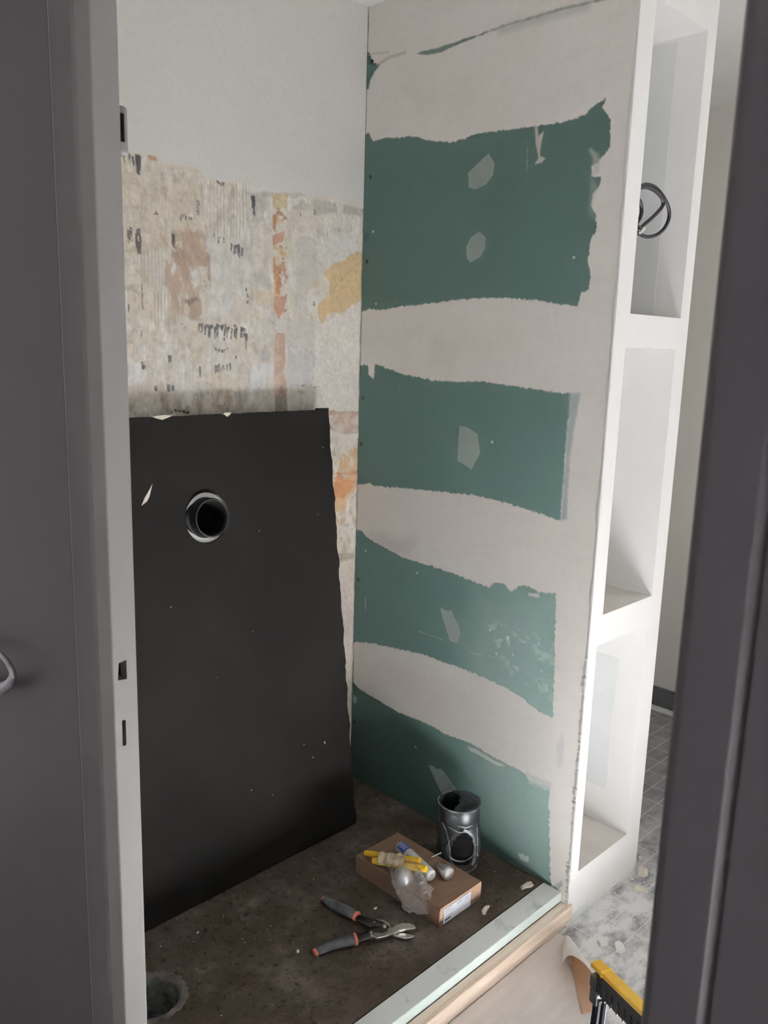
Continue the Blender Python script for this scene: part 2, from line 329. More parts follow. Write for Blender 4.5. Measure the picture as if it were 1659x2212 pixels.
P.poly([(1.258,0.045),(1.224,0.056),(1.222,0.031),(1.251,0.032)], [.42, .46, .44], .6, rag=.006)
for q, op in (([(1.696,0.618),(1.627,0.618),(1.574,0.617)], .30), ([(1.484,0.606),(1.435,0.612),(1.381,0.618)], .55),
          ([(1.317,0.612),(1.249,0.599),(1.191,0.608)], .3), ([(1.935,0.679),(1.932,0.629)], .5),
          ([(1.379,2.030),(1.373,1.934)], .25), ([(1.841,1.660),(1.838,1.628)], .35), ([(1.809,1.383),(1.807,1.368)], .35)):
    P.line(q, [.42, .45, .42], w=.0006, op=op, rag=.002)
for q in [(1.439,1.244),(1.410,0.696),(1.382,0.632),(1.324,0.646),(1.345,0.691),(1.682,0.224),(1.939,0.831),(1.705,0.806),(1.214,1.733),(1.921,1.629),(1.942,1.846)]:
    P.mix(sm(.0035-np.hypot(U-q[0], (V-q[1])), -.0012, .0012)*.6, [.5, .53, .5])
# dark joint line under the ceiling, where the board shows through
dk = [.10, .135, .12]
P.poly([(1.781,2.319),(1.758,2.322),(1.704,2.318),(1.614,2.321),(1.534,2.322),(1.539,2.318),(1.607,2.313),(1.689,2.305),(1.743,2.307)], dk, 1, feather=.002, rag=.002)
P.line([(1.539,2.321),(1.457,2.324),(1.391,2.323),(1.311,2.323),(1.235,2.319),(1.163,2.316)], [.19, .215, .20], w=.003, op=.9, feather=.003, rag=.003)
P.line([(1.487,2.315),(1.390,2.315),(1.310,2.313),(1.224,2.311)], [.38, .41, .39], w=.010, op=.45, feather=.010)
P.line([(1.942,2.321),(1.894,2.332),(1.827,2.332)], [.38, .37, .33], w=.004, op=.6, feather=.004)
P.line([(1.994,2.357),(1.974,2.357),(1.895,2.347)], [.42, .40, .36], w=.002, op=.6, feather=.003)
# crumbly filler and dark cracks beside the corner bead
for pl in ([(1.136,-0.002),(1.108,0.039),(1.107,0.020),(1.128,-0.021)], [(1.160,-0.018),(1.136,-0.008),(1.135,-0.016),(1.156,-0.027)]):
    P.poly(pl, [.05, .10, .085], .7, rag=.004)
P.poly([(1.158,0.435),(1.144,0.471),(1.135,0.444),(1.136,0.374),(1.155,0.360)], [.50, .50, .53], .5, feather=.006)
# screw heads and small gaps along the inner corner
for q in [(1.965,2.335),(1.960,2.007),(1.966,1.758),(1.970,1.333),(1.973,1.184),(1.971,0.725),(1.972,0.208)]:
    P.mix(sm(.0052-np.hypot((U-q[0])*.8, (V-q[1])*.8), -.001, .001), [.004, .004, .004])
P.poly([(1.983,1.844),(1.960,1.842),(1.960,1.822),(1.983,1.823)], [.02, .05, .04], .9, rag=.001)
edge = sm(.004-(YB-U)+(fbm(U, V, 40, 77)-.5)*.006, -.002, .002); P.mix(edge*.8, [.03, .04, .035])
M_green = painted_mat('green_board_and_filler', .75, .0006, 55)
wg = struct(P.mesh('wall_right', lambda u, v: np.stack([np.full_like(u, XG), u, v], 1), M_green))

# back wall: fresh white skim above old scraped plaster
XL = .62
P = Paint(.90, XG, 0, ZC+.02, .0025); U, V = P.U, P.V
P.base([.575, .56, .53]); P.mix(sm(fbm(U, V, 3, 2), .3, .7)*.35, [.60, .59, .565])
old = [(0.889,1.914),(1.072,1.944),(1.097,1.946),(1.122,1.951),(1.141,1.948),(1.163,1.948),(1.169,1.933),(1.223,1.938),(1.288,1.941),(1.306,1.920),(1.355,1.920),(1.431,1.929),(1.447,1.909),(1.484,1.908),(1.527,1.917),(1.653,1.928),(1.744,1.932),(1.807,1.927),(1.890,1.920),(2.011,1.926),(1.985,-1.482),(0.766,-0.591)]
P.poly(old, [.60, .54, .45], 1, feather=.002, rag=.004, rsc=60)
inside = sm(sdf(U, V, old), .0, .012)
def wob(c, sc, lo, hi, op, seed, a=1, b=1): P.mix(inside*sm(fbm(U*a, V*b, sc, seed), lo, hi)*op, c)
wob([.66, .63, .58], 9, .45, .65, .8, 3); wob([.50, .42, .31], 14, .55, .72, .6, 4, 1, .7); wob([.56, .55, .50], 20, .55, .7, .6, 6)
wob([.34, .26, .18], 45, .58, .72, .55, 8); wob([.28, .21, .15], 30, .62, .74, .5, 18, 1.6, .5); wob([.80, .79, .76], 26, .60, .72, .6, 19, 1.8, .6); wob([.30, .28, .25], 90, .70, .80, .5, 11)
c1 = lambda *a: a
def B(P_, c, **k): P.poly(P_, c, **k)
B([(1.003,1.925),(1.288,1.935),(1.314,1.782),(1.182,1.736),(0.994,1.710)], [.47, .385, .29], op=.45, feather=.03, rag=.02, rsc=20)
B([(1.316,1.908),(1.900,1.921),(1.914,1.102),(1.445,1.322),(1.311,1.579)], [.68, .64, .58], op=.35, feather=.03, rag=.02, rsc=20)
B([(1.182,1.759),(1.243,1.785),(1.305,1.797),(1.324,1.743),(1.322,1.641),(1.283,1.626),(1.301,1.545),(1.220,1.574),(1.175,1.647),(1.190,1.691)], [.235, .155, .10], op=.80, feather=.006, rag=.018, rsc=30, fill=.46, fsc=55, stretch=(1, .45))
B([(1.210,1.770),(1.305,1.789),(1.318,1.722),(1.283,1.679),(1.226,1.674),(1.199,1.711)], [.17, .11, .075], op=.6, feather=.006, rag=.018, rsc=30, fill=.50, fsc=80, stretch=(1, .6))
B([(1.195,1.699),(1.246,1.711),(1.303,1.704),(1.322,1.645),(1.254,1.636),(1.198,1.652)], [.33, .235, .165], op=.7, feather=.008, rag=.012, rsc=40, fill=.48, fsc=60)
B([(1.116,1.741),(1.182,1.752),(1.182,1.725),(1.115,1.718)], [.42, .36, .28], op=.7, feather=.01, rag=.01)
B([(1.141,1.948),(1.165,1.949),(1.169,1.938),(1.143,1.938)], [.30, .18, .11], op=.9, rag=.002)
# notched-trowel ribs
def ribs(pl, pitch, op, c, seed=0):
    m = sm(sdf(U, V, pl)+(fbm(U, V, 25, seed)-.5)*.04, -.006, .006)
    s = sm(np.abs(np.sin((U+(vnoise(U, V, 8, seed)-.5)*.006)*PI/pitch)), .0, .45)
    P.mix(m*(1-s)*sm(fbm(U*3, V, 18, seed+1), .35, .6)*op, c)
ribs([(1.321,1.909),(1.442,1.927),(1.441,1.783),(1.324,1.759)], .0105, .9, [.30, .265, .22], 3)
ribs([(1.072,1.714),(1.182,1.725),(1.175,1.643),(1.074,1.635)], .0105, .75, [.33, .30, .25], 4)
ribs([(1.139,1.629),(1.254,1.636),(1.242,1.535),(1.141,1.539)], .010, .9, [.26, .20, .15], 5)
ribs([(1.139,1.941),(1.227,1.937),(1.219,1.771),(1.140,1.838)], .0105, .6, [.36, .31, .25], 6)
ribs([(1.071,1.540),(1.311,1.562),(1.457,1.499),(1.445,1.308),(1.073,1.332)], .009, .5, [.42, .38, .33], 7)
ribs([(1.589,1.872),(1.684,1.871),(1.679,1.809),(1.602,1.813)], .010, .5, [.42, .40, .36], 8)
# greys and light fillings
for pl, c, op in (([(1.452,1.904),(1.506,1.912),(1.500,1.836),(1.457,1.827)], [.40, .38, .35], .7),
                  ([(1.489,1.911),(1.647,1.928),(1.647,1.922),(1.489,1.903)], [.38, .36, .32], .6),
                  ([(1.595,1.916),(1.647,1.914),(1.659,1.886),(1.618,1.876),(1.595,1.890)], [.36, .345, .31], .7),
                  ([(1.677,1.918),(1.769,1.922),(1.807,1.920),(1.887,1.917),(1.874,1.895),(1.782,1.892),(1.684,1.875)], [.37, .35, .31], .75),
                  ([(1.619,1.807),(1.691,1.814),(1.699,1.666),(1.615,1.656)], [.48, .455, .42], .7),
                  ([(1.621,1.657),(1.663,1.659),(1.659,1.522),(1.628,1.521)], [.50, .48, .45], .6),
                  ([(1.581,1.560),(1.689,1.569),(1.697,1.476),(1.587,1.479)], [.54, .52, .49], .8),
                  ([(1.587,1.475),(1.741,1.482),(1.729,1.439),(1.685,1.429),(1.692,1.363),(1.588,1.374)], [.50, .49, .48], .75),
                  ([(1.452,1.692),(1.517,1.702),(1.517,1.658),(1.457,1.654)], [.44, .42, .38], .6),
                  ([(1.490,1.477),(1.524,1.478),(1.518,1.447),(1.490,1.442)], [.46, .45, .45], .7),
                  ([(1.324,1.743),(1.436,1.745),(1.430,1.648),(1.322,1.653)], [.60, .58, .53], .7),
                  ([(1.312,1.636),(1.383,1.641),(1.383,1.582),(1.321,1.562)], [.66, .65, .62], .7),
                  ([(1.457,1.437),(1.518,1.438),(1.501,1.366),(1.456,1.371)], [.72, .72, .70], .9),
                  ([(1.072,1.455),(1.111,1.431),(1.121,1.411),(1.121,1.391),(1.070,1.384)], [.74, .72, .69], .95),
                  ([(1.697,1.815),(1.810,1.836),(1.870,1.796),(1.812,1.763),(1.736,1.724),(1.704,1.753)], [.70, .68, .64], .7),
                  ([(1.695,1.560),(1.897,1.617),(1.908,1.288),(1.693,1.296)], [.68, .64, .58], .8),
                  ([(1.592,1.907),(1.629,1.916),(1.627,1.896),(1.601,1.891)], [.64, .61, .55], .9),
                  ([(1.772,1.920),(1.798,1.920),(1.795,1.894),(1.776,1.891)], [.64, .61, .56], .9)):
    B(pl, c, op=op, feather=.004, rag=.007, rsc=45)
# ochre patches
och = [.50, .355, .17]
B([(1.727,1.714),(1.761,1.742),(1.812,1.758),(1.825,1.773),(1.884,1.790),(1.889,1.645),(1.836,1.618),(1.803,1.598),(1.751,1.595),(1.717,1.561),(1.697,1.611),(1.744,1.646),(1.749,1.679)], och, op=.9, feather=.002, rag=.005)
B([(1.687,1.688),(1.711,1.690),(1.706,1.662),(1.687,1.661)], och, op=.6, feather=.004, rag=.006)
B([(1.468,1.642),(1.529,1.646),(1.534,1.611),(1.490,1.600),(1.468,1.616)], [.58, .47, .30], op=.55, feather=.006, rag=.006)
B([(1.457,1.594),(1.490,1.592),(1.479,1.565),(1.457,1.568)], [.58, .48, .32], op=.5, feather=.006, rag=.006)
B([(1.468,1.551),(1.512,1.553),(1.501,1.518),(1.473,1.526)], [.58, .50, .38], op=.4, feather=.006, rag=.006)
# rusty vertical chase
strip = [(1.530,1.911),(1.581,1.916),(1.585,1.681),(1.583,1.596),(1.552,1.568),(1.537,1.598),(1.531,1.763)]
strip2 = [(1.546,1.528),(1.575,1.529),(1.579,1.456),(1.570,1.415),(1.585,1.374),(1.586,1.299),(1.542,1.301),(1.538,1.411),(1.535,1.478)]
B(strip, [.60, .55, .46], op=.9, feather=.002, rag=.003)
B(strip, [.47, .33, .15], op=.9, feather=.003, rag=.003, fill=.50, fsc=22)
B(strip, [.19, .075, .035], op=.9, feather=.002, rag=.003, fill=.52, fsc=50)
B([(1.529,1.911),(1.581,1.916),(1.581,1.880),(1.529,1.873)], [.52, .42, .25], op=.9, rag=.003)
B([(1.531,1.801),(1.573,1.815),(1.573,1.789),(1.539,1.774)], [.25, .12, .07], op=.9, rag=.006)
B([(1.537,1.629),(1.580,1.632),(1.575,1.600),(1.552,1.568),(1.537,1.590)], [.27, .13, .085], op=.85, rag=.006)
B(strip2, [.33, .205, .155], op=.9, feather=.002, rag=.004)
B(strip2, [.52, .42, .33], op=.8, feather=.002, rag=.004, fill=.55, fsc=40)
B([(1.544,1.347),(1.585,1.346),(1.589,1.290),(1.539,1.291)], [.30, .26, .22], op=.85, rag=.004)
# exposed brick and stains between the black board and the corner
W = lambda pts: pts
B([(1.740,1.295),(1.884,1.290),(1.886,1.219),(1.809,1.220),(1.747,1.240)], [.30, .20, .155], op=.9, feather=.003, rag=.006)
B([(1.740,1.281),(1.884,1.285),(1.886,1.221),(1.784,1.224)], [.52, .46, .40], op=.85, feather=.003, rag=.006, fill=.52, fsc=40)
B([(1.793,1.102),(1.817,1.156),(1.881,1.176),(1.882,1.046),(1.841,1.001),(1.823,0.920),(1.779,0.921),(1.770,1.047)], [.46, .28, .13], op=.85, feather=.003, rag=.008, fill=.43, fsc=30)
B([(1.781,1.093),(1.884,1.094),(1.878,1.061),(1.828,1.007),(1.777,1.013)], [.26, .105, .035], op=.9, feather=.003, rag=.008, fill=.42, fsc=34)
B([(1.787,1.097),(1.884,1.094),(1.884,1.082),(1.794,1.087)], [.18, .075, .03], op=.85, rag=.003)
B([(1.800,0.823),(1.879,0.818),(1.880,0.793),(1.801,0.796)], [.33, .28, .22], op=.8, feather=.003, rag=.005)
B([(1.794,0.797),(1.887,0.787),(1.888,0.731),(1.802,0.746)], [.60, .54, .42], op=.7, feather=.006, rag=.006)
B([(1.774,0.768),(1.900,0.754),(1.899,0.439),(1.813,0.460)], [.60, .50, .46], op=.8, feather=.01, rag=.006)
B([(1.834,0.455),(1.911,0.436),(1.910,-0.056),(1.858,-0.036)], [.62, .58, .48], op=.7, feather=.01, rag=.006)
# black adhesive marks
def dashes(x0, x1, y0, y1, n, ln, w, seed, slant=0):
    r = random.Random(seed)
    for i in range(n):
        t = (i+.5)/n; px = x0+(x1-x0)*t+r.uniform(-w, w); py = y0+(y1-y0)*t+r.uniform(-.004, .004); l = ln*r.uniform(.5, 1.1); ww = w*r.uniform(.6, 1.3)
        P.poly([(px-ww, py+r.uniform(0, .004)), (px+ww, py), (px+ww*.6+slant*l, py-l), (px-ww*.7+slant*l, py-l*r.uniform(.8, 1))], [.020, .019, .021], .95, feather=.001, rag=.0022, rsc=120, fill=.30, fsc=200)
def D(q, n, ln, w, seed, slant=0): dashes(q[0][0], q[1][0], q[0][1], q[1][1], n, ln, w, seed, slant)
D([(1.076,1.939),(1.122,1.945)], 5, .028, .004, 1); D([(1.103,1.938),(1.118,1.944)], 3, .05, .006, 2)
D([(1.082,1.764),(1.117,1.771)], 4, .05, .005, 3); D([(1.106,1.766),(1.114,1.737)], 3, .05, .005, 4)
D([(1.205,1.766),(1.217,1.765)], 2, .03, .004, 5); D([(1.275,1.544),(1.435,1.537)], 15, .034, .0045, 6, -.1)
D([(1.301,1.546),(1.430,1.541)], 9, .012, .006, 61); D([(1.436,1.520),(1.446,1.525)], 2, .045, .004, 7)
D([(1.329,1.783),(1.369,1.771)], 4, .02, .003, 8); D([(1.387,1.765),(1.431,1.757)], 6, .035, .0032, 9, -.1)
D([(1.330,1.481),(1.374,1.480)], 5, .008, .005, 10); D([(1.330,1.434),(1.384,1.435)], 7, .022, .0032, 11)
D([(1.282,1.432),(1.287,1.428)], 1, .035, .004, 12); D([(1.148,1.379),(1.155,1.379)], 1, .018, .005, 13)
D([(1.187,1.383),(1.199,1.378)], 2, .022, .005, 14); D([(1.182,1.458),(1.191,1.458)], 2, .018, .004, 15)
D([(1.111,1.522),(1.114,1.520)], 1, .022, .003, 16); D([(1.111,1.439),(1.115,1.435)], 2, .018, .006, 17)
D([(1.282,1.860),(1.289,1.861)], 2, .055, .0022, 18); D([(1.340,1.916),(1.373,1.919)], 3, .015, .005, 19)
D([(1.453,1.896),(1.471,1.890)], 3, .035, .004, 20); D([(1.465,1.854),(1.471,1.855)], 1, .012, .005, 21)
D([(1.683,1.893),(1.684,1.891)], 1, .035, .0025, 22); D([(1.627,1.871),(1.631,1.871)], 1, .01, .004, 23)
D([(1.682,1.624),(1.685,1.622)], 1, .02, .0035, 24); D([(1.229,1.811),(1.267,1.820)], 5, .012, .003, 25)
D([(1.239,1.607),(1.287,1.614)], 6, .016, .0035, 26); D([(1.113,1.636),(1.117,1.635)], 1, .06, .003, 27)
D([(1.441,1.662),(1.446,1.607)], 3, .015, .003, 28); D([(1.400,1.461),(1.405,1.459)], 1, .008, .003, 29)
D([(1.153,1.813),(1.170,1.817)], 3, .006, .003, 30); D([(1.195,1.314),(1.248,1.312)], 6, .006, .005, 31)
D([(1.645,1.378),(1.711,1.372)], 7, .004, .003, 32); D([(1.076,1.582),(1.079,1.583)], 1, .02, .003, 33)
P.line([(1.750,1.653),(1.800,1.701),(1.842,1.737)], [.16, .11, .06], w=.0008, op=.8)
P.line([(1.436,1.737),(1.473,1.711)], [.35, .28, .18], w=.0006, op=.6)
for q in [(1.790,1.717),(1.859,1.727),(1.765,1.694),(1.823,1.694),(1.801,1.673),(1.857,1.703),(1.737,1.650),(1.782,1.644)]:
    P.mix(sm(.004-np.hypot(U-q[0], V-q[1])+(fbm(U, V, 120, 3)-.5)*.004, -.001, .001)*.5, [.30, .22, .11])
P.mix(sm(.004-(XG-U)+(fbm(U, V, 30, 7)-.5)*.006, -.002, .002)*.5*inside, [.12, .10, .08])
lum = P.col.mean(-1, keepdims=True); ib = inside[..., None]; P.col = np.where(ib > 0, (lum+(P.col-lum)*.90)*(1+(sm(-U, -1.59, -1.49)[..., None]*.75+.25)*(-.30+.48*fbm(U*2.2, V*.9, 42, 61)[..., None]))*(.80+.34*fbm(U, V, 140, 62, 3)[..., None])*1.0*ib+P.col*(1-ib), P.col)
ribs([(1.321,1.909),(1.442,1.927),(1.441,1.783),(1.324,1.759)], .0105, .9, [.26, .235, .20], 43)
ribs([(1.072,1.714),(1.182,1.725),(1.175,1.643),(1.074,1.635)], .0105, .8, [.28, .26, .22], 44)
ribs([(1.139,1.629),(1.254,1.636),(1.242,1.535),(1.141,1.539)], .010, .8, [.24, .19, .14], 45)
ribs([(1.069,1.490),(1.311,1.512),(1.457,1.455),(1.445,1.308),(1.073,1.332)], .009, .45, [.36, .33, .29], 47)
M_back = painted_mat('skim_and_old_plaster', .85, .0011, 70)
YN = .006*inside*(fbm(U, V, 22, 33)-.5)
YNf = YN.ravel()
struct(P.mesh('wall_back', lambda u, v: np.stack([u, YB+YNf+0*u, v], 1), M_back, flip=True))
mb = MB(); mb.box((XL-.06, YB+.004, ZF), (XG+.02, YB+.08, ZC)); struct(mb.build('wall_back_core', M_white))

# pier with three open niches
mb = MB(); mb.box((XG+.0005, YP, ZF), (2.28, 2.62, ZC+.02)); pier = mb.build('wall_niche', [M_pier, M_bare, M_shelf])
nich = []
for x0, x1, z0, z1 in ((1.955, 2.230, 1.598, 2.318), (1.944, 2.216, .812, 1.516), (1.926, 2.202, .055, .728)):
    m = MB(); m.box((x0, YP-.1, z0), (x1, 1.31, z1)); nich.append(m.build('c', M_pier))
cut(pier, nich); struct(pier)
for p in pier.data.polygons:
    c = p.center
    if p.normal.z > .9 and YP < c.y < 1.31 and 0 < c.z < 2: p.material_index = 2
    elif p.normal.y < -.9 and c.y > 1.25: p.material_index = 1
# thin skim seams on the inner side of the niches
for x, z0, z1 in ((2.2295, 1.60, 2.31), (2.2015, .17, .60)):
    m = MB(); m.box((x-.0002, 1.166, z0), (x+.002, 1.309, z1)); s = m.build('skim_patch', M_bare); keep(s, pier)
# ragged filler ridge down the corner, hanging over the threshold
m = MB(); pts = []; zz = -.035
vs = []; fs = []
while zz < 2.48:
    big = 1.8 if .28 < zz < .33 or -.04 < zz < .12 or .60 < zz < .66 else 1
    r = .0018+.0022*random.random()*big
    for dx, dy in ((-1, .2), (-1, -1), (.2, -1), (3, .0), (0, 3)): vs.append((XG+dx*r, YP+.0002+dy*r, zz))
    zz += .006 if zz < .75 else .03
n = len(vs)//5
for i in range(n-1):
    for k in range(5): fs.append((i*5+k, i*5+(k+1) % 5, i*5+5+(k+1) % 5, i*5+5+k))
m.add(vs, fs); keep(m.build('corner_bead', M_pier), pier)
# green bare board foot of the pier
m = MB(); m.box((1.905, YP-.002, ZF), (2.00, YP+.002, -.074)); keep(m.build('board_foot', mottled('pale_green_tinted_board', (.70, .76, .73), (.78, .83, .81), 8, .8), bevel=.001), pier)
pier['kind'] = 'structure'

# other walls, ceiling, floors
mb = MB(); mb.box((XL-.05, 1.18, ZF), (XL, YB+.08, ZC)); struct(mb.build('wall_left', M_white))
mb = MB(); mb.box((3.5, -1.7, ZF-.02), (3.58, 2.7, ZC)); wr = mb.build('wall_far_right', M_beige)
m = MB(); m.box((3.4, -.22, 1.58), (3.7, .39, 2.14)); cut(wr, [m.build('c', M_beige)]); struct(wr)
mb = MB(); mb.box((.52, -1.7, ZF-.02), (3.58, -1.62, ZC)); struct(mb.build('wall_front', M_beige))
mb = MB(); mb.box((2.2, 2.62, ZF-.02), (3.58, 2.7, ZC)); struct(mb.build('wall_far_back', M_beige))
mb = MB(); mb.box((-1.4, -1.7, ZC), (3.58, 2.7, ZC+.1)); struct(mb.build('ceiling', M_white))
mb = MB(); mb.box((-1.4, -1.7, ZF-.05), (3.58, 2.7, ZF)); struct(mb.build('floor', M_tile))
mb = MB(); mb.box((3.478, -1.6, ZF), (3.4999, 2.6, -.005)); struct(mb.build('baseboard_right', M_skirt, bevel=.004))
mb = MB(); mb.box((3.44, -1.6, ZF), (3.478, 2.6, ZF+.012)); struct(mb.build('trim_3', M_pier, bevel=.003))
# framed opening for sun and side daylight, sized to place the sun patch
def window(name, a, b, ax):
    e = MB(); (x0, y0, z0), (x1, y1, z1) = a, b; t = .05
    if ax == 'x':
        for q in (((x0, y0, z0), (x1, y0+t, z1)), ((x0, y1-t, z0), (x1, y1, z1)), ((x0, y0, z0), (x1, y1, z0+t)), ((x0, y0, z1-t), (x1, y1, z1))): e.box(*q)
    o = e.build(name, M_white); return struct(o)
window('window_1', (3.51, -.27, 1.53), (3.56, .44, 2.19), 'x')

fl = MB(); fl.box((XL-.02, 1.1695, ZF+.001), (XG+.01, YB+.01, 0)); fl = fl.build('floor_alcove', M_concrete)
m = MB(); DC = (.845, 1.545)
m.lathe([(.0, -.099), (.072, -.099), (.070, .02), (0, .02)], Matrix.Translation((DC[0], DC[1], 0)), 40, jit=.04)
cut(fl, [m.build('c', M_hole)]); struct(fl)

# doorway: steel frame, hall partition, neighbouring door leaf
def frame(name, prof):
    m = MB(); m.prism(prof, lambda p, h: (p[0], p[1], h), ZF, 2.10); return m.build(name, M_metal, bevel=.0015)
jl = frame('trim_1', [(.569, 1.060), (.569, 1.057), (.532, 1.057), (.5175, 1.068), (.5145, 1.074), (.5145, 1.135), (.522, 1.140), (.565, 1.140)])
def cutter(a, b): m = MB(); m.box(a, b); return m.build('c', M_hole)
lq = [(0.541,1.045),(0.553,1.047),(0.553,1.018),(0.539,1.019)]
m = MB(); m.prism(lq, lambda p, h: (p[0], h, p[1]), 1.03, 1.085); c1_ = m.build('c', M_hole)
bq = [(0.543,0.954),(0.544,0.957),(0.547,0.956),(0.549,0.955),(0.549,0.953),(0.549,0.919),(0.548,0.916),(0.545,0.916),(0.543,0.917),(0.543,0.920)]
m = MB(); m.prism(bq, lambda p, h: (p[0], h, p[1]), 1.03, 1.085); c2_ = m.build('c', M_hole)
cut(jl, [c1_, c2_]); struct(jl)
m = MB(); m.prism(lq, lambda p, h: (p[0], h, p[1]), 1.0755, 1.0775); m.prism(bq, lambda p, h: (p[0], h, p[1]), 1.0755, 1.0775)
keep(m.build('strike_recess', M_hole), jl)
for p in jl.data.polygons:
    pass
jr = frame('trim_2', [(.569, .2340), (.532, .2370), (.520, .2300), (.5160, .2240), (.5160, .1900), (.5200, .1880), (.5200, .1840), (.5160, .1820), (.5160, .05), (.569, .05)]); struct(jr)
jr.data.materials[0] = mottled('shaded_jamb_paint', (.032, .0275, .031), (.036, .031, .034), 4, .5, bdist=0)  # same paint as the other jamb, darkened to stand in for shade
m = MB(); m.box((.5145, .05, 2.06), (.569, 1.14, 2.16)); struct(m.build('trim_4', M_metal))
m = MB(); m.box((.525, 1.139, ZF), (.563, 1.16, ZC)); m.box((.525, 2.1, ZF), (.563, 2.7, ZC)); m.box((.525, -1.7, ZF), (.563, .051, ZC)); m.box((.525, -1.7, 2.15), (.563, 2.7, ZC))
struct(m.build('wall_doorway', M_beige))
m = MB(); m.box((.524, 1.158, ZF+.008), (.560, 2.05, 2.12)); dl = struct(m.build('door_1', M_leaf))
# pull handle of that leaf: a flat loop, bright along its lower edge
hp = [(1.600,0.927),(1.414,0.975),(1.381,0.975),(1.355,0.970),(1.337,0.960),(1.335,0.951),(1.348,0.935),(1.378,0.917),(1.415,0.902),(1.617,0.837)]
path = [(.497, y, z) for y, z in hp]
m = MB(); m.tube(path, [.004, .004, .0042, .0045, .005, .006, .0085, .0105, .011, .011], 12, flat=(1, 1), up=(1, 0, 0))
hd = keep(m.build('door_handle', mottled('satin_steel', (.34, .34, .36), (.42, .42, .44), 20, .35, .7), smooth=True), dl)
m = MB(); 
for p in (path[0], path[-1]): m.tube([p, (.526, p[1], p[2])], .008, 12)
keep(m.build('handle_mount', M_leaf), dl)
# small keeper plate behind the frame edge
m = MB(); m.box((.570, 1.081, 1.738), (.594, 1.110, 1.800)); pl_ = m.build('keeper_plate', M_metal, bevel=.006, seg=3)
m = MB(); m.box((.581, 1.0795, 1.754), (.5866, 1.083, 1.789)); s = m.build('keeper_slot', M_hole)
pl_.location = (0, 0, 0); s.parent = pl_
tag(pl_, 'small grey keeper plate with a black slot beside the steel door frame', 'latch plate')

# ------------------------------------------------------------------ threshold
m = MB(); m.box((XL, 1.106, -.030), (XG-.001, 1.167, .0)); 
o = m.build('plasterboard_strip', [M_gyps, M_gypstop]); 
for p in o.data.polygons:
    if p.normal.z > .9: p.material_index = 1
b_ = o.modifiers.new('b', 'BEVEL'); b_.width = .0015
tag(o, 'pale green plasterboard strip along the threshold edge of the concrete floor', 'board strip')
pl = [(XL, 1.0755), (1.60, 1.0755), (1.932, 1.0765), (1.932, 1.1055), (XL, 1.1055)]
m = MB(); n = 60
vs = []; fs = []
for i in range(n+1):
    x = XL+(1.895-XL)*i/n; zb = -.066+.004*math.sin(x*9)+(.006 if 1.48 < x < 1.60 else 0)
    yf = 1.0755+.0008*math.sin(x*23)
    for y, z in ((yf, -.0305), (1.1057, -.0305), (1.1057, -.099), (yf+.012, -.099), (yf, zb)): vs.append((x, y, z))
for i in range(n):
    for k in range(5): fs.append((i*5+k, i*5+(k+1) % 5, i*5+5+(k+1) % 5, i*5+5+k))
fs += [(0, 1, 2, 3, 4), tuple(n*5+k for k in (4, 3, 2, 1, 0))]
m.add(vs, fs); o = m.build('wooden_batten', M_wood); b_ = o.modifiers.new('b', 'BEVEL'); b_.width = .0012
tag(o, 'raw pale pine batten running along the front of the raised threshold', 'wooden batten')

# ------------------------------------------------------------------ black board leaning on the back wall
t = thing('black_panel', 'large black board with a round hole leaning against the scraped plaster wall', 'board', (1.3, 1.76, 0))
y0, y1, H = 1.752, 1.928, 1.306; L = math.hypot(y1-y0, H); ang = math.atan2(y1-y0, H); th = .012
def bp(u, v, d):     # board coordinates -> world: u along the wall, v up the slope, d out of the front face
    return Vector((u, y0+v*math.sin(ang)-d*math.cos(ang), v*math.cos(ang)+d*math.sin(ang)+.004))
edge = [(.66, 0)]+[(.66+(1.684-.66)*i/40, 0) for i in range(1, 40)]+[(1.684, 0)]
for i in range(1, 90):
    v = L*i/90; edge.append((1.684+(1.694-1.684)*i/90+random.uniform(-.0022, .0022)+.002*math.sin(i*.9), v))
edge += [(1.695, L), (1.652, L+.001), (1.651, L-.004)]
for i in range(1, 60):
    u = 1.651-(1.651-.66)*i/60; d = 0
    for cu, cw in ((1.125, .02), (1.325, .012), (.98, .01)):
        if abs(u-cu) < cw: d = -.008*(1-abs(u-cu)/cw)
    edge.append((u, L-.004+d+random.uniform(-.0012, .0006)))
edge.append((.66, L-.004))
m = MB(); m.prism(edge, lambda p, h: bp(p[0], p[1], h), -th/2, th/2)
o = m.build('panel', [M_black, M_edge])
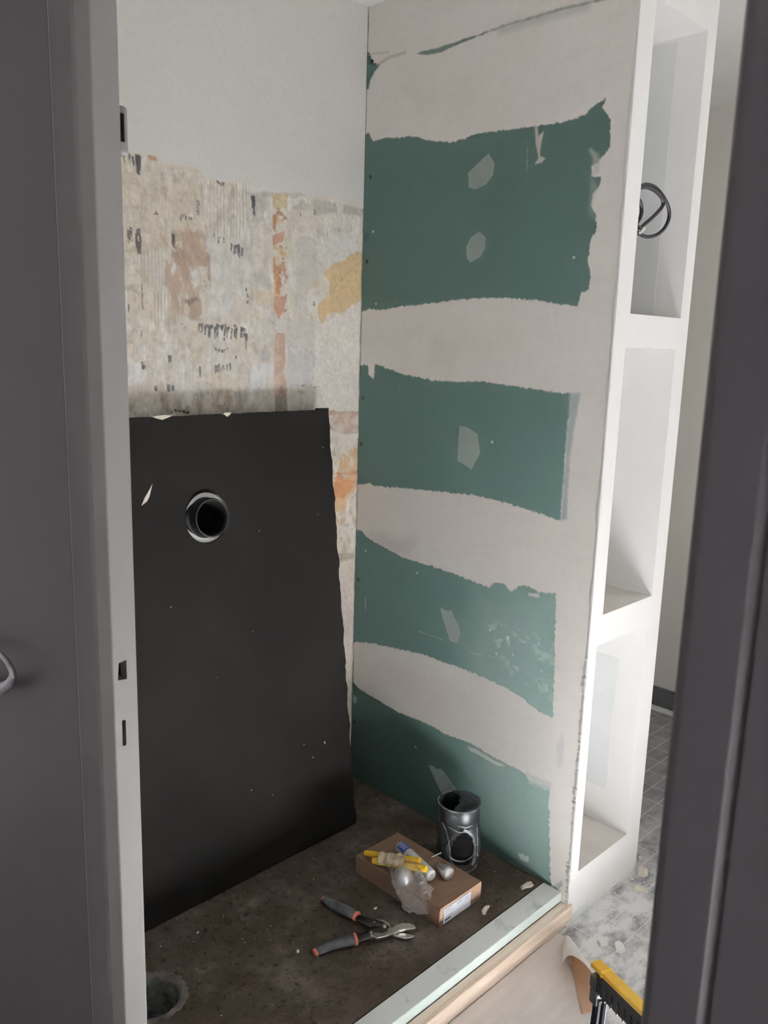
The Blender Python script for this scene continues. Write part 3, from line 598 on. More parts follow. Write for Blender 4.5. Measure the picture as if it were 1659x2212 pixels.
# round hole with the waste pipe socket coming through
def ring_pts(r, d, n=48, cu=1.235, cv=1.038): return [bp(cu+r*math.cos(2*PI*k/n), cv+r*math.sin(2*PI*k/n), d) for k in range(n)]
def stack(levels, n=48, jit=0, cu=1.235, cv=1.038, close=None):
    m = MB(); vs = []; fs = []
    for r, d in levels: vs += ring_pts(r, d, n, cu, cv)
    for i in range(len(levels)-1):
        for k in range(n): fs.append((i*n+k, i*n+(k+1) % n, (i+1)*n+(k+1) % n, (i+1)*n+k))
    if close: fs += [tuple(range(n)), tuple(range((len(levels)-1)*n, len(levels)*n))]
    m.add(vs, fs); return m
o = cut(o, [stack([(.069, -.05), (.069, .05)], 64, close=True).build('c', M_edge)])
keep(o, t)
m = MB()
for u, v, r in ((1.66, 1.20, .0012), (1.62, 1.0, .0008), (1.40, .98, .0009), (1.58, .30, .003), (1.50, .32, .0012), (1.35, .70, .001), (1.30, .25, .001), (1.22, .60, .0008), (1.53, .27, .0016), (1.37, .21, .0012), (1.10, .82, .001)):
    m = MB(); a = [bp(u+r*math.cos(q)*random.uniform(.5, 1.3), v+r*2*math.sin(q)*random.uniform(.6, 1.2), th/2+.0008) for q in np.linspace(0, 2*PI, 7)[:-1]]
    b = [bp(u, v, th/2+.0016)]; m.add(a+b, [(i, (i+1) % 6, 6) for i in range(6)]); keep(m.build('plaster_fleck', M_cream), t)
m = MB()
P_ = [(1.080,1.144),(1.068,1.112),(1.060,1.101),(1.044,1.092),(1.054,1.110),(1.068,1.127)]
m.prism(P_, lambda p, h: bp(p[0], p[1], h), th/2, th/2+.0015)
keep(m.build('plaster_fleck', M_cream), t)
m = MB()
for cu, wd in ((1.125, .03), (1.325, .013), (.985, .012)):
    m = MB()
    m.prism([(cu-wd, L-.004), (cu-wd*.4, L-.010), (cu, L-.013), (cu+wd*.5, L-.009), (cu+wd, L-.004), (cu+wd*.2, L-.001)], lambda p, h: bp(p[0], p[1], h), th/2-.002, th/2+.0012)
    keep(m.build('chipped_edge', M_cream), t)
# socket and collar
t = thing('waste_pipe', 'black waste pipe socket with white collar poking through the black board', 'pipe', (1.235, 1.9, 1.03))
keep(stack([(.0535, -.040), (.0535, .026), (.0525, .030), (.0505, .031), (.0480, .030), (.0455, .024), (.0445, .020), (.0445, -.02), (.0445, -.045)]).build('pipe_socket', M_pipe, smooth=True), t)
keep(stack([(.0440, -.042), (.001, -.042)]).build('pipe_inside', M_hole), t)
vs = []; fs = []; m = MB(); N_ = 60
for lv, (ku, kv, d) in enumerate(((.0675, .050, -.03), (.0672, .050, -.002), (.064, .050, .0015), (.052, .050, .0018))):
    vs += [bp(1.235+ku*math.cos(2*PI*k/N_), 1.038+kv*math.sin(2*PI*k/N_), d) for k in range(N_)]
for i in range(3):
    for k in range(N_): fs.append((i*N_+k, i*N_+(k+1) % N_, (i+1)*N_+(k+1) % N_, (i+1)*N_+k))
m.add(vs, fs); keep(m.build('pipe_clamp', M_pipe, smooth=True), t)
keep(stack([(.0540, -.045), (.0540, -.006), (.0560, -.0035), (.0675, -.0035), (.0684, -.006), (.0684, -.045)]).build('collar', M_collar, smooth=True), t)

# ------------------------------------------------------------------ drain in the concrete
t = thing('floor_drain', 'dark round drain opening with a grey pipe sunk in the concrete floor', 'drain', (DC[0], DC[1], 0))
m = MB(); m.lathe([(.069, -.012), (.066, -.003), (.063, -.004), (.060, -.02), (.058, -.098), (.001, -.098)], Matrix.Identity(4), 40, jit=.015)
m.build('drain_pipe', mottled('dusty_grey_pipe', (.03, .033, .03), (.12, .125, .115), 30, .8), t, smooth=True)
m = MB(); m.lathe([(.063, -.006), (.067, .001), (.073, .0025), (.082, .0003), (.086, -.006)], Matrix.Identity(4), 60, jit=.10)
m.build('mortar_rim', mottled('grey_mortar', (.035, .028, .023), (.15, .13, .12), 14, .9, bdist=.003), t, smooth=True)

# ------------------------------------------------------------------ cardboard box with label
bx0, bx1, by0, by1, bh = 1.513, 1.687, 1.243, 1.566, .056
t = thing('cardboard_box', 'flat brown cardboard box with a white label, in front of the shrink-wrapped pipe fitting', 'box', (1.6, 1.4, 0))
m = MB(); m.box((bx0, by0, .0005), (bx1, by1, bh)); keep(m.build('carton', M_card, bevel=.0012), t)
m = MB(); m.box((bx0+.0005, by0-.0008, .0006), (bx0+.009, by0+.01, bh-.002)); m.box((bx0-.0006, by0+.001, .001), (bx0+.001, by0+.006, bh-.002))
keep(m.build('flap_edge', M_card, bevel=.0004), t)
m = MB(); m.box((1.527, by0-.0012, .005), (1.640, by0-.0008, .049)); lb = keep(m.build('label', M_lab), t)
lb['label'] = 'white printed label on the short side'
m = MB()
for x in (1.533, 1.5345, 1.536, 1.5382, 1.540, 1.5412, 1.543, 1.5455, 1.547, 1.549, 1.5512, 1.553, 1.555): m.box((x, by0-.0016, .011), (x+.001, by0-.0012, .017))
sub(m.build('printed_code', M_ink), lb)
m = MB()
for i, (x, ln) in enumerate(((1.533, .03), (1.533, .022), (1.533, .034), (1.58, .03), (1.58, .022), (1.612, .022), (1.612, .017), (1.615, .02))):
    z = .043-.005*(i % 3); m.box((x, by0-.0016, z), (x+ln, by0-.0012, z+.0018))
m.box((1.533, by0-.0016, .022), (1.56, by0-.0012, .024)); sub(m.build('printed_lines', M_greyink), lb)

# white sealant tube with blue label lying on the box
t = thing('sealant_tube', 'white plastic tube with a blue printed patch lying on the cardboard box', 'tube', (1.64, 1.45, bh))
A = Vector((1.6175, 1.494, bh+.0178)); Bv = Vector((1.583, 1.338, bh+.0178)); d = (Bv-A); Lt = d.length; d.normalize()
q = d.to_track_quat('Z', 'Y').to_matrix().to_4x4(); MT = Matrix.Translation(A) @ q
m = MB(); m.lathe([(.001, 0), (.010, .0006), (.0145, .003), (.0170, .008), (.0172, .03), (.0172, Lt-.02), (.0168, Lt-.003), (.015, Lt), (.001, Lt)], MT, 32); keep(m.build('tube_body', M_tubew, smooth=True), t)
inv = MT.inverted(); upv = (inv.to_3x3() @ Vector((-.45, -.45, .8))).normalized(); a0 = math.atan2(upv.y, upv.x)
def patch(z0, z1, a, b, r, mat, name, under=None):
    m = MB(); vs = []; n = 14
    for z in (z0, z1):
        for rr in (r, r-.0008):
            for k in range(n+1): th_ = a0+a+(b-a)*k/n; vs.append(MT @ Vector((rr*math.cos(th_), rr*math.sin(th_), z)))
    N = n+1; fs = []
    for k in range(n): fs += [(k, k+1, 2*N+k+1, 2*N+k), (N+k, N+k+1, 3*N+k+1, 3*N+k), (k, k+1, N+k+1, N+k), (2*N+k, 2*N+k+1, 3*N+k+1, 3*N+k)]
    m.add(vs, fs); o = m.build(name, mat); return sub(o, under) if under else keep(o, t)
blue = patch(.010, .046, -.95, .75, .01745, M_blue, 'blue_label')
for i in range(4): patch(.015+.007*i, .0165+.007*i, -.55, .25+.1*(i % 2), .01775, M_tubew, 'white_print', blue)
for i in range(5): patch(.058+.008*i, .0595+.008*i, -.7, .2+.1*(i % 3), .01745, M_greyink, 'grey_print')

# two yellow sticks held by a twist of tissue
def stick(a, b, r, label):
    m = MB(); n = 10; a = Vector(a); b = Vector(b)
    m.tube([a.lerp(b, i/n) for i in range(n+1)], [r*.93]+[r]*(n-1)+[r*.93], 16)
    o = m.build('yellow_stick', M_yellow, smooth=True); tag(o, label, 'stick', 'yellow sticks on the box'); return o
stick((*[(1.527,1.542)][0], .0685), (*[(1.578,1.377)][0], .1025), .0085, 'bright yellow plastic stick on the box, the farther and higher of the two')
stick((*[(1.519,1.501)][0], .0685), (*[(1.571,1.347)][0], .0945), .0098, 'bright yellow plastic stick on the box, nearer one beside the silver dome')
m = MB(); n = 16; a = Vector((1.531, 1.487, bh+.028)); b = Vector((1.561, 1.412, bh+.040)); vs = []; fs = []
for i in range(n+1):
    p = a.lerp(b, i/n); tt = (b-a).normalized(); s_ = tt.cross(Vector((0, 0, 1))).normalized(); u_ = s_.cross(tt)
    for k in range(20):
        th_ = 2*PI*k/20; r = (.0165+.002*math.sin(i*1.3)+random.uniform(-.0014, .0014))
        vs.append(p+s_*math.cos(th_)*r*1.25+u_*math.sin(th_)*r*.95-Vector((0, 0, .006)))
for i in range(n):
    for k in range(20): fs.append((i*20+k, i*20+(k+1) % 20, (i+1)*20+(k+1) % 20, (i+1)*20+k))
m.add(vs, fs); o = m.build('tissue_wrap', M_wrap, smooth=True); tag(o, 'beige crumpled wrap around the middle of the two yellow sticks', 'wrapping')

# aluminium caps
m = MB(); m.lathe([(.029, 0), (.0300, .006), (.0285, .016), (.024, .026), (.016, .034), (.008, .0375), (.001, .0385)], Matrix.Translation((1.528, 1.392, bh+.001)), 40)
m.lathe([(.029, 0), (.001, 0)], Matrix.Translation((1.528, 1.392, bh+.001)), 40)
o = m.build('metal_dome', M_alu, smooth=True); tag(o, 'silver metal dome inside the clear plastic bag on the box', 'metal cap')
A = Vector((1.632, 1.356, bh+.020)); dd = Vector((-.15, -.95, .0)).normalized(); MT2 = Matrix.Translation(A) @ dd.to_track_quat('Z', 'Y').to_matrix().to_4x4()
m = MB(); m.lathe([(.001, 0), (.006, .0005), (.0095, .004), (.014, .018), (.0185, .032), (.0200, .040), (.0195, .046), (.0165, .050), (.001, .0515)], MT2, 36)
o = m.build('metal_cone', M_alu, smooth=True); tag(o, 'loose silver cone-shaped metal cap lying on the box beside the sealant tube', 'metal cap')
for oo in (o,): oo.location.z += -.0015

# crumpled clear bag
path = [(1.555, 1.455, bh+.026), (1.548, 1.432, bh+.032), (1.538, 1.408, bh+.034), (1.530, 1.386, bh+.030), (1.522, 1.362, bh+.020), (1.514, 1.340, bh+.012), (1.503, 1.322, bh+.001), (1.497, 1.312, bh-.014), (1.494, 1.304, bh-.030)]
wid = [.030, .036, .042, .042, .044, .048, .046, .040, .030]; hgt = [.012, .020, .024, .024, .020, .014, .011, .011, .008]
def spl(seq, t):
    i = min(int(t), len(seq)-2); f_ = t-i; f_ = f_*f_*(3-2*f_)*.3+f_*.7
    a = np.array(seq[i], float); b = np.array(seq[i+1], float); return a+(b-a)*f_
N1, N2 = 30, 26; vs = []; fs = []
wob_ = lambda i, k: float(fbm(np.array([i*.21]), np.array([k*.23]), 2.0, 91)[0]-.5)
for i in range(N1+1):
    p = Vector(spl(path, i/N1*(len(path)-1))); w_ = float(spl([[x] for x in wid], i/N1*(len(wid)-1))[0]); h_ = float(spl([[x] for x in hgt], i/N1*(len(hgt)-1))[0])
    sd = Vector((.62, -.75, 0)).normalized()
    for k in range(N2):
        th_ = 2*PI*k/N2; rr = 1+.75*wob_(i, min(k, N2-k)*1.0+(7 if k > N2/2 else 0))
        vs.append(p+sd*math.cos(th_)*w_*rr+Vector((0, 0, 1))*(math.sin(th_)*h_*rr+.010*wob_(k*1.7, i*1.9))+Vector((-.3, -.3, 0))*wob_(i*2.1+9, k*1.3)*.02+Vector((random.uniform(-1, 1), random.uniform(-1, 1), random.uniform(-1, 1)))*.0018)
for i in range(N1):
    for k in range(N2): fs.append((i*N2+k, i*N2+(k+1) % N2, (i+1)*N2+(k+1) % N2, (i+1)*N2+k))
fs.append(tuple(range(N1*N2, N1*N2+N2)))
m = MB(); m.add(vs, fs); o = m.build('plastic_bag', M_bag); tag(o, 'crumpled clear plastic bag hanging over the near edge of the cardboard box', 'plastic bag')

# screw beside the box
t = thing('screw', 'small shiny screw lying on the far edge of the cardboard box', 'screw', (1.67, 1.40, bh))
a = Vector((1.662, 1.408, bh+.003)); b = Vector((1.699, 1.401, bh+.006)); dr = (b-a)
m = MB(); m.tube([a, a.lerp(b, .2), a.lerp(b, .95)], [.0004, .0020, .0021], 10); keep(m.build('shank', M_alu, smooth=True), t)
m = MB(); m.tube([a.lerp(b, .95), b, b+dr*.02], [.0021, .0048, .0048], 14); keep(m.build('screw_head', M_darksteel, smooth=True), t)

# ------------------------------------------------------------------ shrink-wrapped black pipe fitting
PC = Vector((1.779, 1.407, 0)); t = thing('pipe_fitting', 'black plastic pipe tee in torn clear film standing against the green board', 'pipe fitting', tuple(PC))
R_ = .058; Hh = .188
m = MB(); m.lathe([(R_*.9, .004), (R_, .010), (R_, .11), (R_+.001, .125), (R_+.004, .132), (R_+.004, Hh-.004), (R_+.002, Hh), (R_-.004, Hh), (R_-.005, Hh-.01), (R_-.007, .12), (R_-.007, .02), (.001, .018)], Matrix.Identity(4), 48)
body = m.build('fitting_body', M_pvc, t, smooth=True)
bd = Vector((-.66, -.75, .0)).normalized(); MB_ = Matrix.Translation(bd*.012+Vector((0, 0, .080))) @ bd.to_track_quat('Z', 'Y').to_matrix().to_4x4()
m = MB(); m.lathe([(.042, 0), (.042, .030), (.0455, .032), (.0455, .052), (.044, .054), (.040, .053), (.038, .03), (.038, .012), (.001, .012)], MB_, 40)
br_ = m.build('branch_socket', M_pvc, t, smooth=True)
m = MB(); m.lathe([(.001, .052), (.030, .052), (.037, .050)], MB_, 30); m.build('branch_opening', M_hole, br_)
# film: a slack skin over the tee, torn open over the top and over the branch
N1, N2 = 60, 84; vs = []; fs = []; lv = []
for i in range(N1+1):
    z = .002+(Hh+.004)*i/N1
    for k in range(N2):
        th_ = 2*PI*k/N2; dx, dy = math.cos(th_), math.sin(th_); facing = dx*bd.x+dy*bd.y
        r = R_+.006; 
        if z < .135: r += .016*max(facing, 0)**1.6*sm(np.array(.138-z), 0, .03)
        waist = math.exp(-((z-.125)/.018)**2)*.003
        r += -waist+.0022*math.sin(th_*7+z*60)+.0035*float(fbm(np.array([th_*1.2]), np.array([z*22]), 1.5, 12)[0]-.5)
        vs.append((r*dx, r*dy, z)); lv.append((th_, z, facing))
base_n = len(vs)
for j, (rr) in enumerate((.85, .62, .40)):
    for k in range(N2):
        th_ = 2*PI*k/N2; vs.append(((R_+.006)*rr*math.cos(th_), (R_+.006)*rr*math.sin(th_), Hh+.006-.003*j)); lv.append((th_, Hh+.006, 0))
for i in range(N1+3):
    for k in range(N2):
        a_ = i*N2+k; q4 = (a_, i*N2+(k+1) % N2, (i+1)*N2+(k+1) % N2, (i+1)*N2+k)
        th_, z, fc = lv[a_]; dth = math.acos(max(-1, min(1, fc)))*(1 if math.sin(th_-math.atan2(bd.y, bd.x)) > 0 else -1)
        hole = ((dth-.02)/.42)**2+((z-.078-.006*dth)/.050)**2 < 1+.12*math.sin(th_*9)
        if i >= N1:       # torn top
            hole = (math.cos(th_-2.6) > -.35 and i > N1) or (math.cos(th_-2.7) > .2)
        if not hole: fs.append(q4)
m = MB(); m.add(vs, fs); fl_ = m.build('shrink_film', M_film, t, smooth=True); fl_['label'] = 'torn clear shrink film'
# stretched folds of the film
M_fold = film_mat('film_folds', .45, (.50, .54, .56), .2)
def fold(pts, r):
    out = []
    for dth, z in pts:
        a_ = math.atan2(bd.y, bd.x)+dth; rr = R_+.010+(.013*max(math.cos(dth), 0)**1.6 if z < .115 else 0); out.append((rr*math.cos(a_), rr*math.sin(a_), z))
    P2 = []
    for i in range(len(out)-1):
        for s_ in range(5): P2.append(tuple(np.array(out[i])+(np.array(out[i+1])-np.array(out[i]))*s_/5))
    P2.append(out[-1]); return P2, r
m = MB()
for pts, r in (([(-.95, .148), (-.72, .130), (-.52, .108), (-.46, .08), (-.40, .045), (-.2, .026)], .0012), ([(.05, .140), (.3, .130), (.46, .118), (.52, .09), (.52, .05), (.45, .028)], .0030), ([(-.6, .142), (-.3, .136), (-.1, .131), (.2, .134)], .0012),
               ([(-.4, .012), (0, .008), (.4, .012), (.7, .02)], .0016), ([(.7, .15), (.66, .1), (.72, .05)], .0014), ([(-.2, .152), (.15, .146), (.45, .150)], .0016), ([(-.9, .06), (-.8, .03)], .001)):
    p_, r_ = fold(pts, r); m.tube(p_, r_, 8, flat=(1, 1.5))
m.tube([((R_+.005)*math.cos(a_), (R_+.005)*math.sin(a_), Hh+.003) for a_ in np.linspace(0, 2*PI, 41)[:-1]], .0011, 6, closed=True)
m.build('film_fold', M_fold, fl_, smooth=True)

# torn flap of film still stretched over part of the mouth
dn = Vector((.74, -.67, 0)); sd_ = Vector((.67, .74, 0)); rim = []; Rf = R_+.005
for a_ in np.linspace(-1.95, 1.75, 34): rim.append(dn*math.cos(a_)*Rf+sd_*math.sin(a_)*Rf)
tear = [(-.020, .93), (-.010, .72), (.006, .50), (.004, .30), (-.004, .12), (-.002, -.10), (-.012, -.32), (-.022, -.55), (-.024, -.80)]
out = rim+[dn*(u_+.002)+sd_*(v_*Rf) for u_, v_ in tear]
m = MB(); m.add([(p.x, p.y, Hh+.004-.003*(1-(p.length/Rf)**2)) for p in out], [tuple(range(len(out)))])
m.add([(p.x, p.y, Hh+.0036-.003*(1-(p.length/Rf)**2)) for p in out], [tuple(range(len(out)))[::-1]])
sub(m.build('film_flap', film_mat('dusty_film', .62, (.075, .09, .095), .25)), fl_)

# ------------------------------------------------------------------ aviation snips on the concrete
t = thing('tin_snips', 'open tin snips with grey and orange handles lying on the concrete floor', 'snips', (1.38, 1.36, 0))
def handle(pts, rad):
    P3 = [Vector(p) for p in pts]; n = 16; out = []; rr = []
    for i in range(n+1):
        u_ = i/n*(len(P3)-1); k = min(int(u_), len(P3)-2); f_ = u_-k; out.append(P3[k].lerp(P3[k+1], f_)); rr.append(rad[k]+(rad[k+1]-rad[k])*f_)
    return out, rr
def snip_handle(pts, rad, lever):
    p_, r_ = handle(pts, rad); m = MB(); m.tube(p_, r_, 16, flat=(1.15, .8)); h = keep(m.build('handle', M_grip, smooth=True), t)
    a = p_[-2]; b = p_[-1]; dv = (b-a).normalized()
    m = MB(); m.tube([b-dv*.0035, b, b+dv*.0035], [r_[-1]*1.05, r_[-1]*1.12, r_[-1]*1.0], 16, flat=(1.15, .8)); sub(m.build('grip_collar', M_orange, smooth=True), h)
    m = MB(); a = p_[0]; dv = (p_[1]-a).normalized(); m.tube([a-dv*.004, a+dv*.001], [r_[0]*.8, r_[0]*1.06], 16, flat=(1.15, .8)); sub(m.build('grip_tip', M_orange, smooth=True), h)
    m = MB(); m.tube([p_[-3], p_[-3]+Vector(lever)], [.0035, .0022], 8, flat=(1, .6)); sub(m.build('thumb_stop', M_grip, smooth=True), h)
snip_handle([(1.356, 1.527, .013), (1.358, 1.492, .014), (1.366, 1.450, .015), (1.372, 1.412, .015)], [.007, .0135, .0145, .0125], (.016, .006, .003))
snip_handle([(1.208, 1.386, .012), (1.240, 1.380, .0135), (1.280, 1.366, .0145), (1.310, 1.350, .015)], [.0105, .0125, .0145, .0145], (-.004, -.020, -.003))
m = MB(); m.tube([(1.372, 1.408, .014), (1.378, 1.380, .015), (1.388, 1.350, .016), (1.398, 1.334, .016)], [.010, .0145, .0150, .012], 12, flat=(1, .5)); keep(m.build('link_arm', M_darksteel, smooth=True), t)
m = MB(); m.tube([(1.312, 1.348, .014), (1.340, 1.340, .014), (1.368, 1.336, .015), (1.396, 1.325, .015)], [.011, .0125, .0145, .011], 12, flat=(1, .5)); keep(m.build('link_arm', M_darksteel, smooth=True), t)
def blade(poly, z0, z1):
    m = MB(); m.prism(poly, lambda p, h: (p[0], p[1], h), z0, z1); return keep(m.build('blade', M_blade, bevel=.0012), t)
blade([(1.343,1.326),(1.348,1.310),(1.369,1.299),(1.393,1.294),(1.411,1.292),(1.427,1.283),(1.441,1.272),(1.450,1.270),(1.454,1.278),(1.449,1.292),(1.437,1.305),(1.418,1.311),(1.406,1.311),(1.388,1.310),(1.372,1.314),(1.358,1.329)], .014, .0215)
blade([(1.401,1.376),(1.417,1.355),(1.419,1.336),(1.411,1.320),(1.408,1.305),(1.416,1.289),(1.426,1.274),(1.435,1.257),(1.425,1.258),(1.408,1.268),(1.395,1.292),(1.388,1.309),(1.394,1.324),(1.396,1.351)], .006, .0125)
m = MB()
for x, y, z, r in ((1.392, 1.328, .024, .0055), (1.352, 1.336, .020, .005), (1.384, 1.356, .021, .0045), (1.345, 1.328, .019, .0035)):
    m = MB(); m.lathe([(r, -.01), (r, 0), (r*.8, .002), (.001, .0025)], Matrix.Translation((x, y, z)), 16); keep(m.build('pivot_bolt', M_blade, smooth=True), t)
m = MB()
m.box((1.366, 1.318, .0165), (1.404, 1.352, .0205)); keep(m.build('pivot_plate', M_darksteel, bevel=.002), t)

# ------------------------------------------------------------------ plaster chips on the floors
def chip(outline, z, h, label, mat=M_cream):
    cx = sum(p[0] for p in outline)/len(outline); cy = sum(p[1] for p in outline)/len(outline); m = MB(); n = len(outline)
    vs = [(x, y, z) for x, y in outline]+[(cx+(x-cx)*.8, cy+(y-cy)*.8, z+h*random.uniform(.6, 1.2)) for x, y in outline]
    m.add(vs, [tuple(range(n))[::-1], tuple(range(n, 2*n))]+[(i, (i+1) % n, (i+1) % n+n, i+n) for i in range(n)])
    o = m.build('plaster_chip', mat); tag(o, label, 'plaster chip', 'loose plaster chips'); return o
chip([(1.811,1.199),(1.825,1.196),(1.845,1.199),(1.854,1.188),(1.848,1.177),(1.832,1.177),(1.821,1.184),(1.803,1.188)], .0005, .006, 'largest cream plaster chip on the concrete, near the foot of the green board')
chip([(1.650,1.211),(1.666,1.213),(1.682,1.206),(1.661,1.200),(1.644,1.193),(1.640,1.199)], .0005, .006, 'cream curled plaster chip on the concrete between box and threshold')
chip([(1.439,1.415),(1.447,1.416),(1.452,1.413),(1.443,1.410)], .0005, .003, 'tiny white plaster chip on the concrete beside the snips and the box')
chip([(1.185,1.433),(1.192,1.433),(1.189,1.425),(1.180,1.425)], .0005, .003, 'small white plaster chip on the concrete left of the snip handle')
chip([(1.037,1.657),(1.044,1.661),(1.046,1.659),(1.038,1.655)], .0005, .002, 'small pale chip on the concrete beyond the floor drain')
chip([(1.916,0.954),(1.935,0.951),(1.936,0.936),(1.925,0.920),(1.899,0.919),(1.895,0.935)], ZF+.0005, .008, 'large white plaster chip on the grey mosaic floor near the yellow rail', M_white)
chip([(1.892,0.992),(1.915,0.992),(1.917,0.971),(1.902,0.964),(1.882,0.975)], ZF+.0005, .008, 'white plaster chip on the mosaic floor, beyond the curled paper', M_white)
chip([(2.270,1.074),(2.289,1.070),(2.286,1.052),(2.275,1.039),(2.256,1.046),(2.254,1.061)], ZF+.0005, .02, 'cream plaster chip on the mosaic floor at the right foot of the niche pier')
chip([(2.176,1.042),(2.200,1.039),(2.205,1.015),(2.196,0.998),(2.185,1.021),(2.174,1.034)], ZF+.0005, .012, 'thin cream plaster chip on the mosaic floor beside the dark door frame')
chip([(2.329,1.104),(2.354,1.104),(2.344,1.097),(2.321,1.096)], ZF+.0005, .01, 'small white chip on the floor behind the right edge of the niche pier')
def debris(name, label, n, area_, z, s0, s1, mat):
    m = MB()
    for i in range(n):
        x, y = area_(random.random(), random.random()); r = random.uniform(s0, s1)*random.choice((.5, .7, 1)); k = random.randint(4, 6); a0_ = random.random()*6
        pts = [(x+r*math.cos(a0_+2*PI*j/k)*random.uniform(.4, 1.3), y+r*math.sin(a0_+2*PI*j/k)*random.uniform(.4, 1.3)) for j in range(k)]
        m.add([(a, b, z+.0004) for a, b in pts]+[(x, y, z+r*random.uniform(.3, .9))], [(j, (j+1) % k, k) for j in range(k)]+[tuple(range(k))[::-1]])
    o = m.build(name, mat); tag(o, label, 'debris', kind='stuff'); return o
debris('plaster_crumbs', 'fine plaster crumbs scattered over the grey mosaic floor', 520, lambda a, b: (1.95+a*.75, 1.075-b*.30*(.3+a)), ZF, .0012, .006, M_white)
debris('concrete_grit', 'fine pale grit scattered over the rough concrete floor', 170, lambda a, b: (.9+a*.97, 1.18+b*.75), 0, .0005, .0018, M_cream)
debris('concrete_rubble', 'dark crumbs of concrete along the foot of the green board', 240, lambda a, b: (1.872-abs(b-.5)*.10*(.3+a), 1.17+a*.55) if b > .3 else (1.62+a*.24, 1.175+b*.2), 0, .001, .0045, mottled('dark_concrete_crumbs', (.05, .038, .03), (.10, .08, .065), 40, .95))

# ------------------------------------------------------------------ floor paper with its curled corner
t = thing('floor_paper', 'pinkish grey protective floor paper before the threshold, its right end rolled up', 'floor paper', (1.5, .9, ZF))
outl = [(XL+.01, 1.084), (1.60, 1.084), (1.838, 1.086), (1.842, 1.060), (1.760, 1.000), (1.700, .930), (1.640, .872), (1.600, .845), (1.50, .78), (1.3, .70), (XL+.01, .60)]
m = MB(); n = 46; vs = []; fs = []
m.prism(outl, lambda p, h: (p[0], p[1], h), ZF+.001, ZF+.0035); keep(m.build('sheet', M_paper), t)
# roll: cone from a pinched tip to a wide open mouth
T0 = Vector((1.838, 1.052, ZF+.006)); T1 = Vector((1.640, .868, ZF+.006)); ax = (T1-T0); AL = ax.length; ax.normalize()
sdv = Vector((ax.y, -ax.x, 0)).normalized()          # toward the left edge (threshold side) when looking along the roll
if sdv.y < 0: sdv = -sdv
N1, N2 = 40, 30; vs = []; fs = []
for i in range(N1+1):
    for k in range(N2+1):
        al = k/N2; th_ = -PI/2+al*PI*1.45      # starts on the floor at the outer edge and curls up and back over the sheet
        smax = 1.0-.50*sm(np.array(al), .22, .85)
        s_ = i/N1*smax; r = .004+.046*s_**.8
        c_ = T0+ax*(AL*s_)+sdv*(r*.25)
        vs.append(c_-sdv*math.cos(th_)*r+Vector((0, 0, 1))*(r*(1+math.sin(th_))))
W_ = N2+1
for i in range(N1):
    for k in range(N2): fs.append((i*W_+k, i*W_+k+1, (i+1)*W_+k+1, (i+1)*W_+k))
me = bpy.data.meshes.new('curled_end'); me.from_pydata([tuple(v) for v in vs], [], fs); me.update()
me.polygons.foreach_set('use_smooth', [True]*len(me.polygons))
me.materials.append(M_paper); me.materials.append(M_kraft); ro = bpy.data.objects.new('curled_end', me); C.objects.link(ro)
so = ro.modifiers.new('s', 'SOLIDIFY'); so.thickness = .0016; so.offset = 0; so.material_offset = 1; so.material_offset_rim = 0
keep(ro, t); ro['label'] = 'curled paper end with orange-brown inner side'

# ------------------------------------------------------------------ yellow and black trestle
t = thing('trestle', 'black plastic trestle with a worn yellow top rail, standing by the dark door frame', 'trestle', (1.3, .65, ZF))
ztop = .50; a = Vector((1.140, .596, ztop)); dv = Vector((-.036, -.112, 0)).normalized(); sv = Vector((dv.y, -dv.x, 0))
if sv.x < 0: sv = -sv
def tb(s0, s1, t0, t1, z0, z1, m, taper=0):
    vs = []
    for z in (z0, z1):
        e_ = taper if z == z0 else 0
        for s_, q_ in ((s0-e_, t0), (s1, t0), (s1, t1), (s0-e_, t1)): vs.append(tuple(a+dv*s_+sv*q_+Vector((0, 0, z-ztop))))
    m.add(vs, [(0,3,2,1),(4,5,6,7),(0,1,5,4),(1,2,6,5),(2,3,7,6),(3,0,4,7)])
m = MB(); tb(-.003, .62, -.0085, .012, ztop-.009, ztop, m); tb(.021, .026, -.0097, .0135, ztop-.010, ztop+.0011, m); keep(m.build('top_rail', M_sawy, bevel=.002), t)
m = MB(); tb(.006, .60, -.003, .011, ztop-.054, ztop-.0085, m); tb(-.003, .014, -.008, .011, ztop-.045, ztop-.022, m); tb(.0, .018, -.009, .011, ztop-.072, ztop-.043, m)
beam = keep(m.build('beam', M_sawb, bevel=.003), t)
m = MB()
for i in range(36): tb(.016+i*.0145, .019+i*.0145, -.006, -.002, ztop-.052, ztop-.030, m)
sub(m.build('beam_rib', M_sawb, bevel=.001), beam)
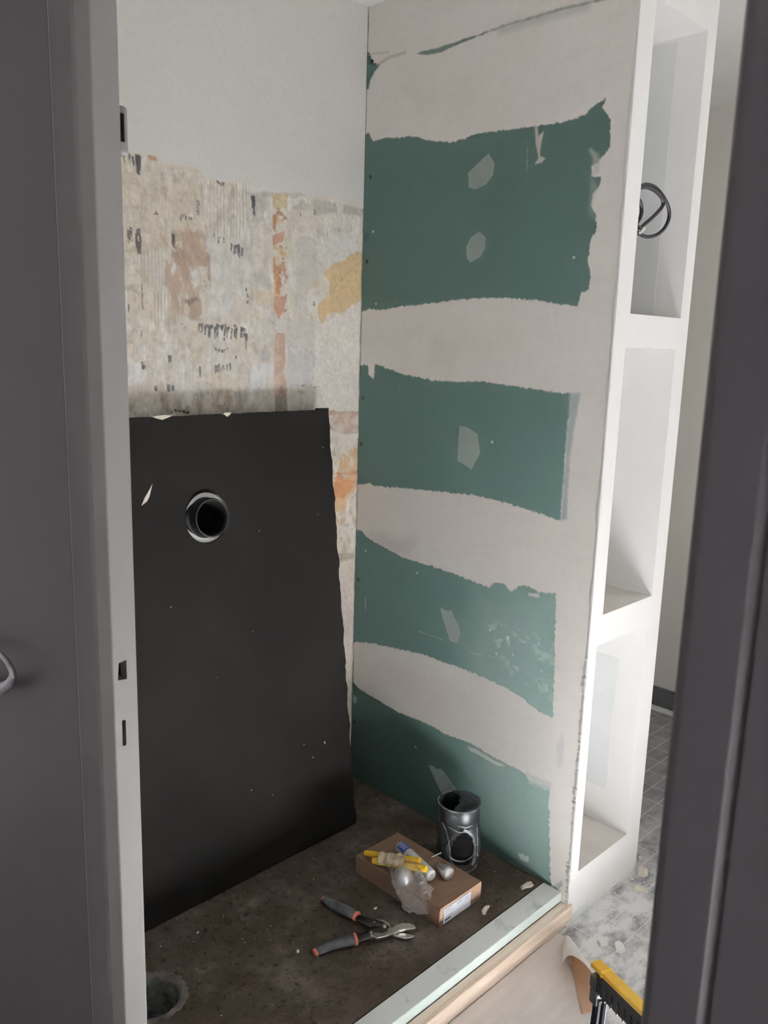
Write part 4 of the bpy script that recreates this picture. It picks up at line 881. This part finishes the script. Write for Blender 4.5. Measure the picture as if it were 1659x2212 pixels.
for s_, side in ((.014, -1), (.016, 1), (.58, -1), (.58, 1)):
    p0 = a+dv*s_+sv*(.004+.006*side)+Vector((0, 0, -.06)); p1 = a+dv*(s_-.02 if s_ < .3 else s_+.05)+sv*(.004+(.014 if side < 0 else .004)*side); p1.z = ZF+.001
    m = MB(); m.tube([p0, p1], [.0055, .0050], 8, flat=(1, 1.3)); keep(m.build('leg', M_sawleg), t)

# ------------------------------------------------------------------ cable loops in the top niche
t = thing('cable_loop', 'black cable coiled in loose loops inside the top wall niche', 'cable', (2.05, 1.2, 1.8))
def nic(seq, Y): return [(p[0], Y+i_*.0, p[1]) for i_, p in enumerate(seq)]
q1 = [(1.959,1.829),(2.017,1.808),(2.032,1.820),(2.068,1.839),(2.104,1.862),(2.128,1.881),(2.121,1.895),(2.091,1.907),(2.055,1.912),(2.020,1.911),(1.980,1.899),(1.952,1.868)]
q2 = [(1.963,1.818),(2.026,1.797),(2.070,1.795),(2.114,1.804),(2.152,1.822),(2.175,1.848),(2.177,1.869),(2.162,1.888),(2.130,1.907),(2.091,1.920),(2.051,1.922),(2.022,1.916),(1.983,1.896),(1.965,1.854)]
q3 = [(1.980,1.893),(2.024,1.883),(2.041,1.865),(2.041,1.845),(2.025,1.826),(1.995,1.807)]
def smooth(pts, it=3):
    for _ in range(it):
        out = [pts[0]]
        for p, q_ in zip(pts, pts[1:]): out += [tuple(.75*np.array(p)+.25*np.array(q_)), tuple(.25*np.array(p)+.75*np.array(q_))]
        pts = out+[pts[-1]]
    return pts
for qq, Y in ((q1, 1.112), (q2, 1.118), (q3, 1.125)):
    m = MB(); m.tube(smooth([(x, Y, z) for x, z in qq]), .0048, 10, up=(0, 1, 0)); keep(m.build('cable_turn', M_cable, smooth=True), t)
p = [(2.016,1.799),(2.031,1.813)]
m = MB(); m.tube([(p[0][0], 1.111, p[0][1]), (p[1][0], 1.111, p[1][1])], [.0035, .0058], 10, up=(0, 1, 0)); s_ = keep(m.build('cable_end', M_collar, smooth=True), t); s_['label'] = 'white bared cable end'
m = MB(); m.tube(smooth([(1.985, 1.17, 1.90), (1.975, 1.22, 1.93), (1.99, 1.311, 1.94)]), .0048, 10); keep(m.build('cable_feed', M_cable, smooth=True), t)
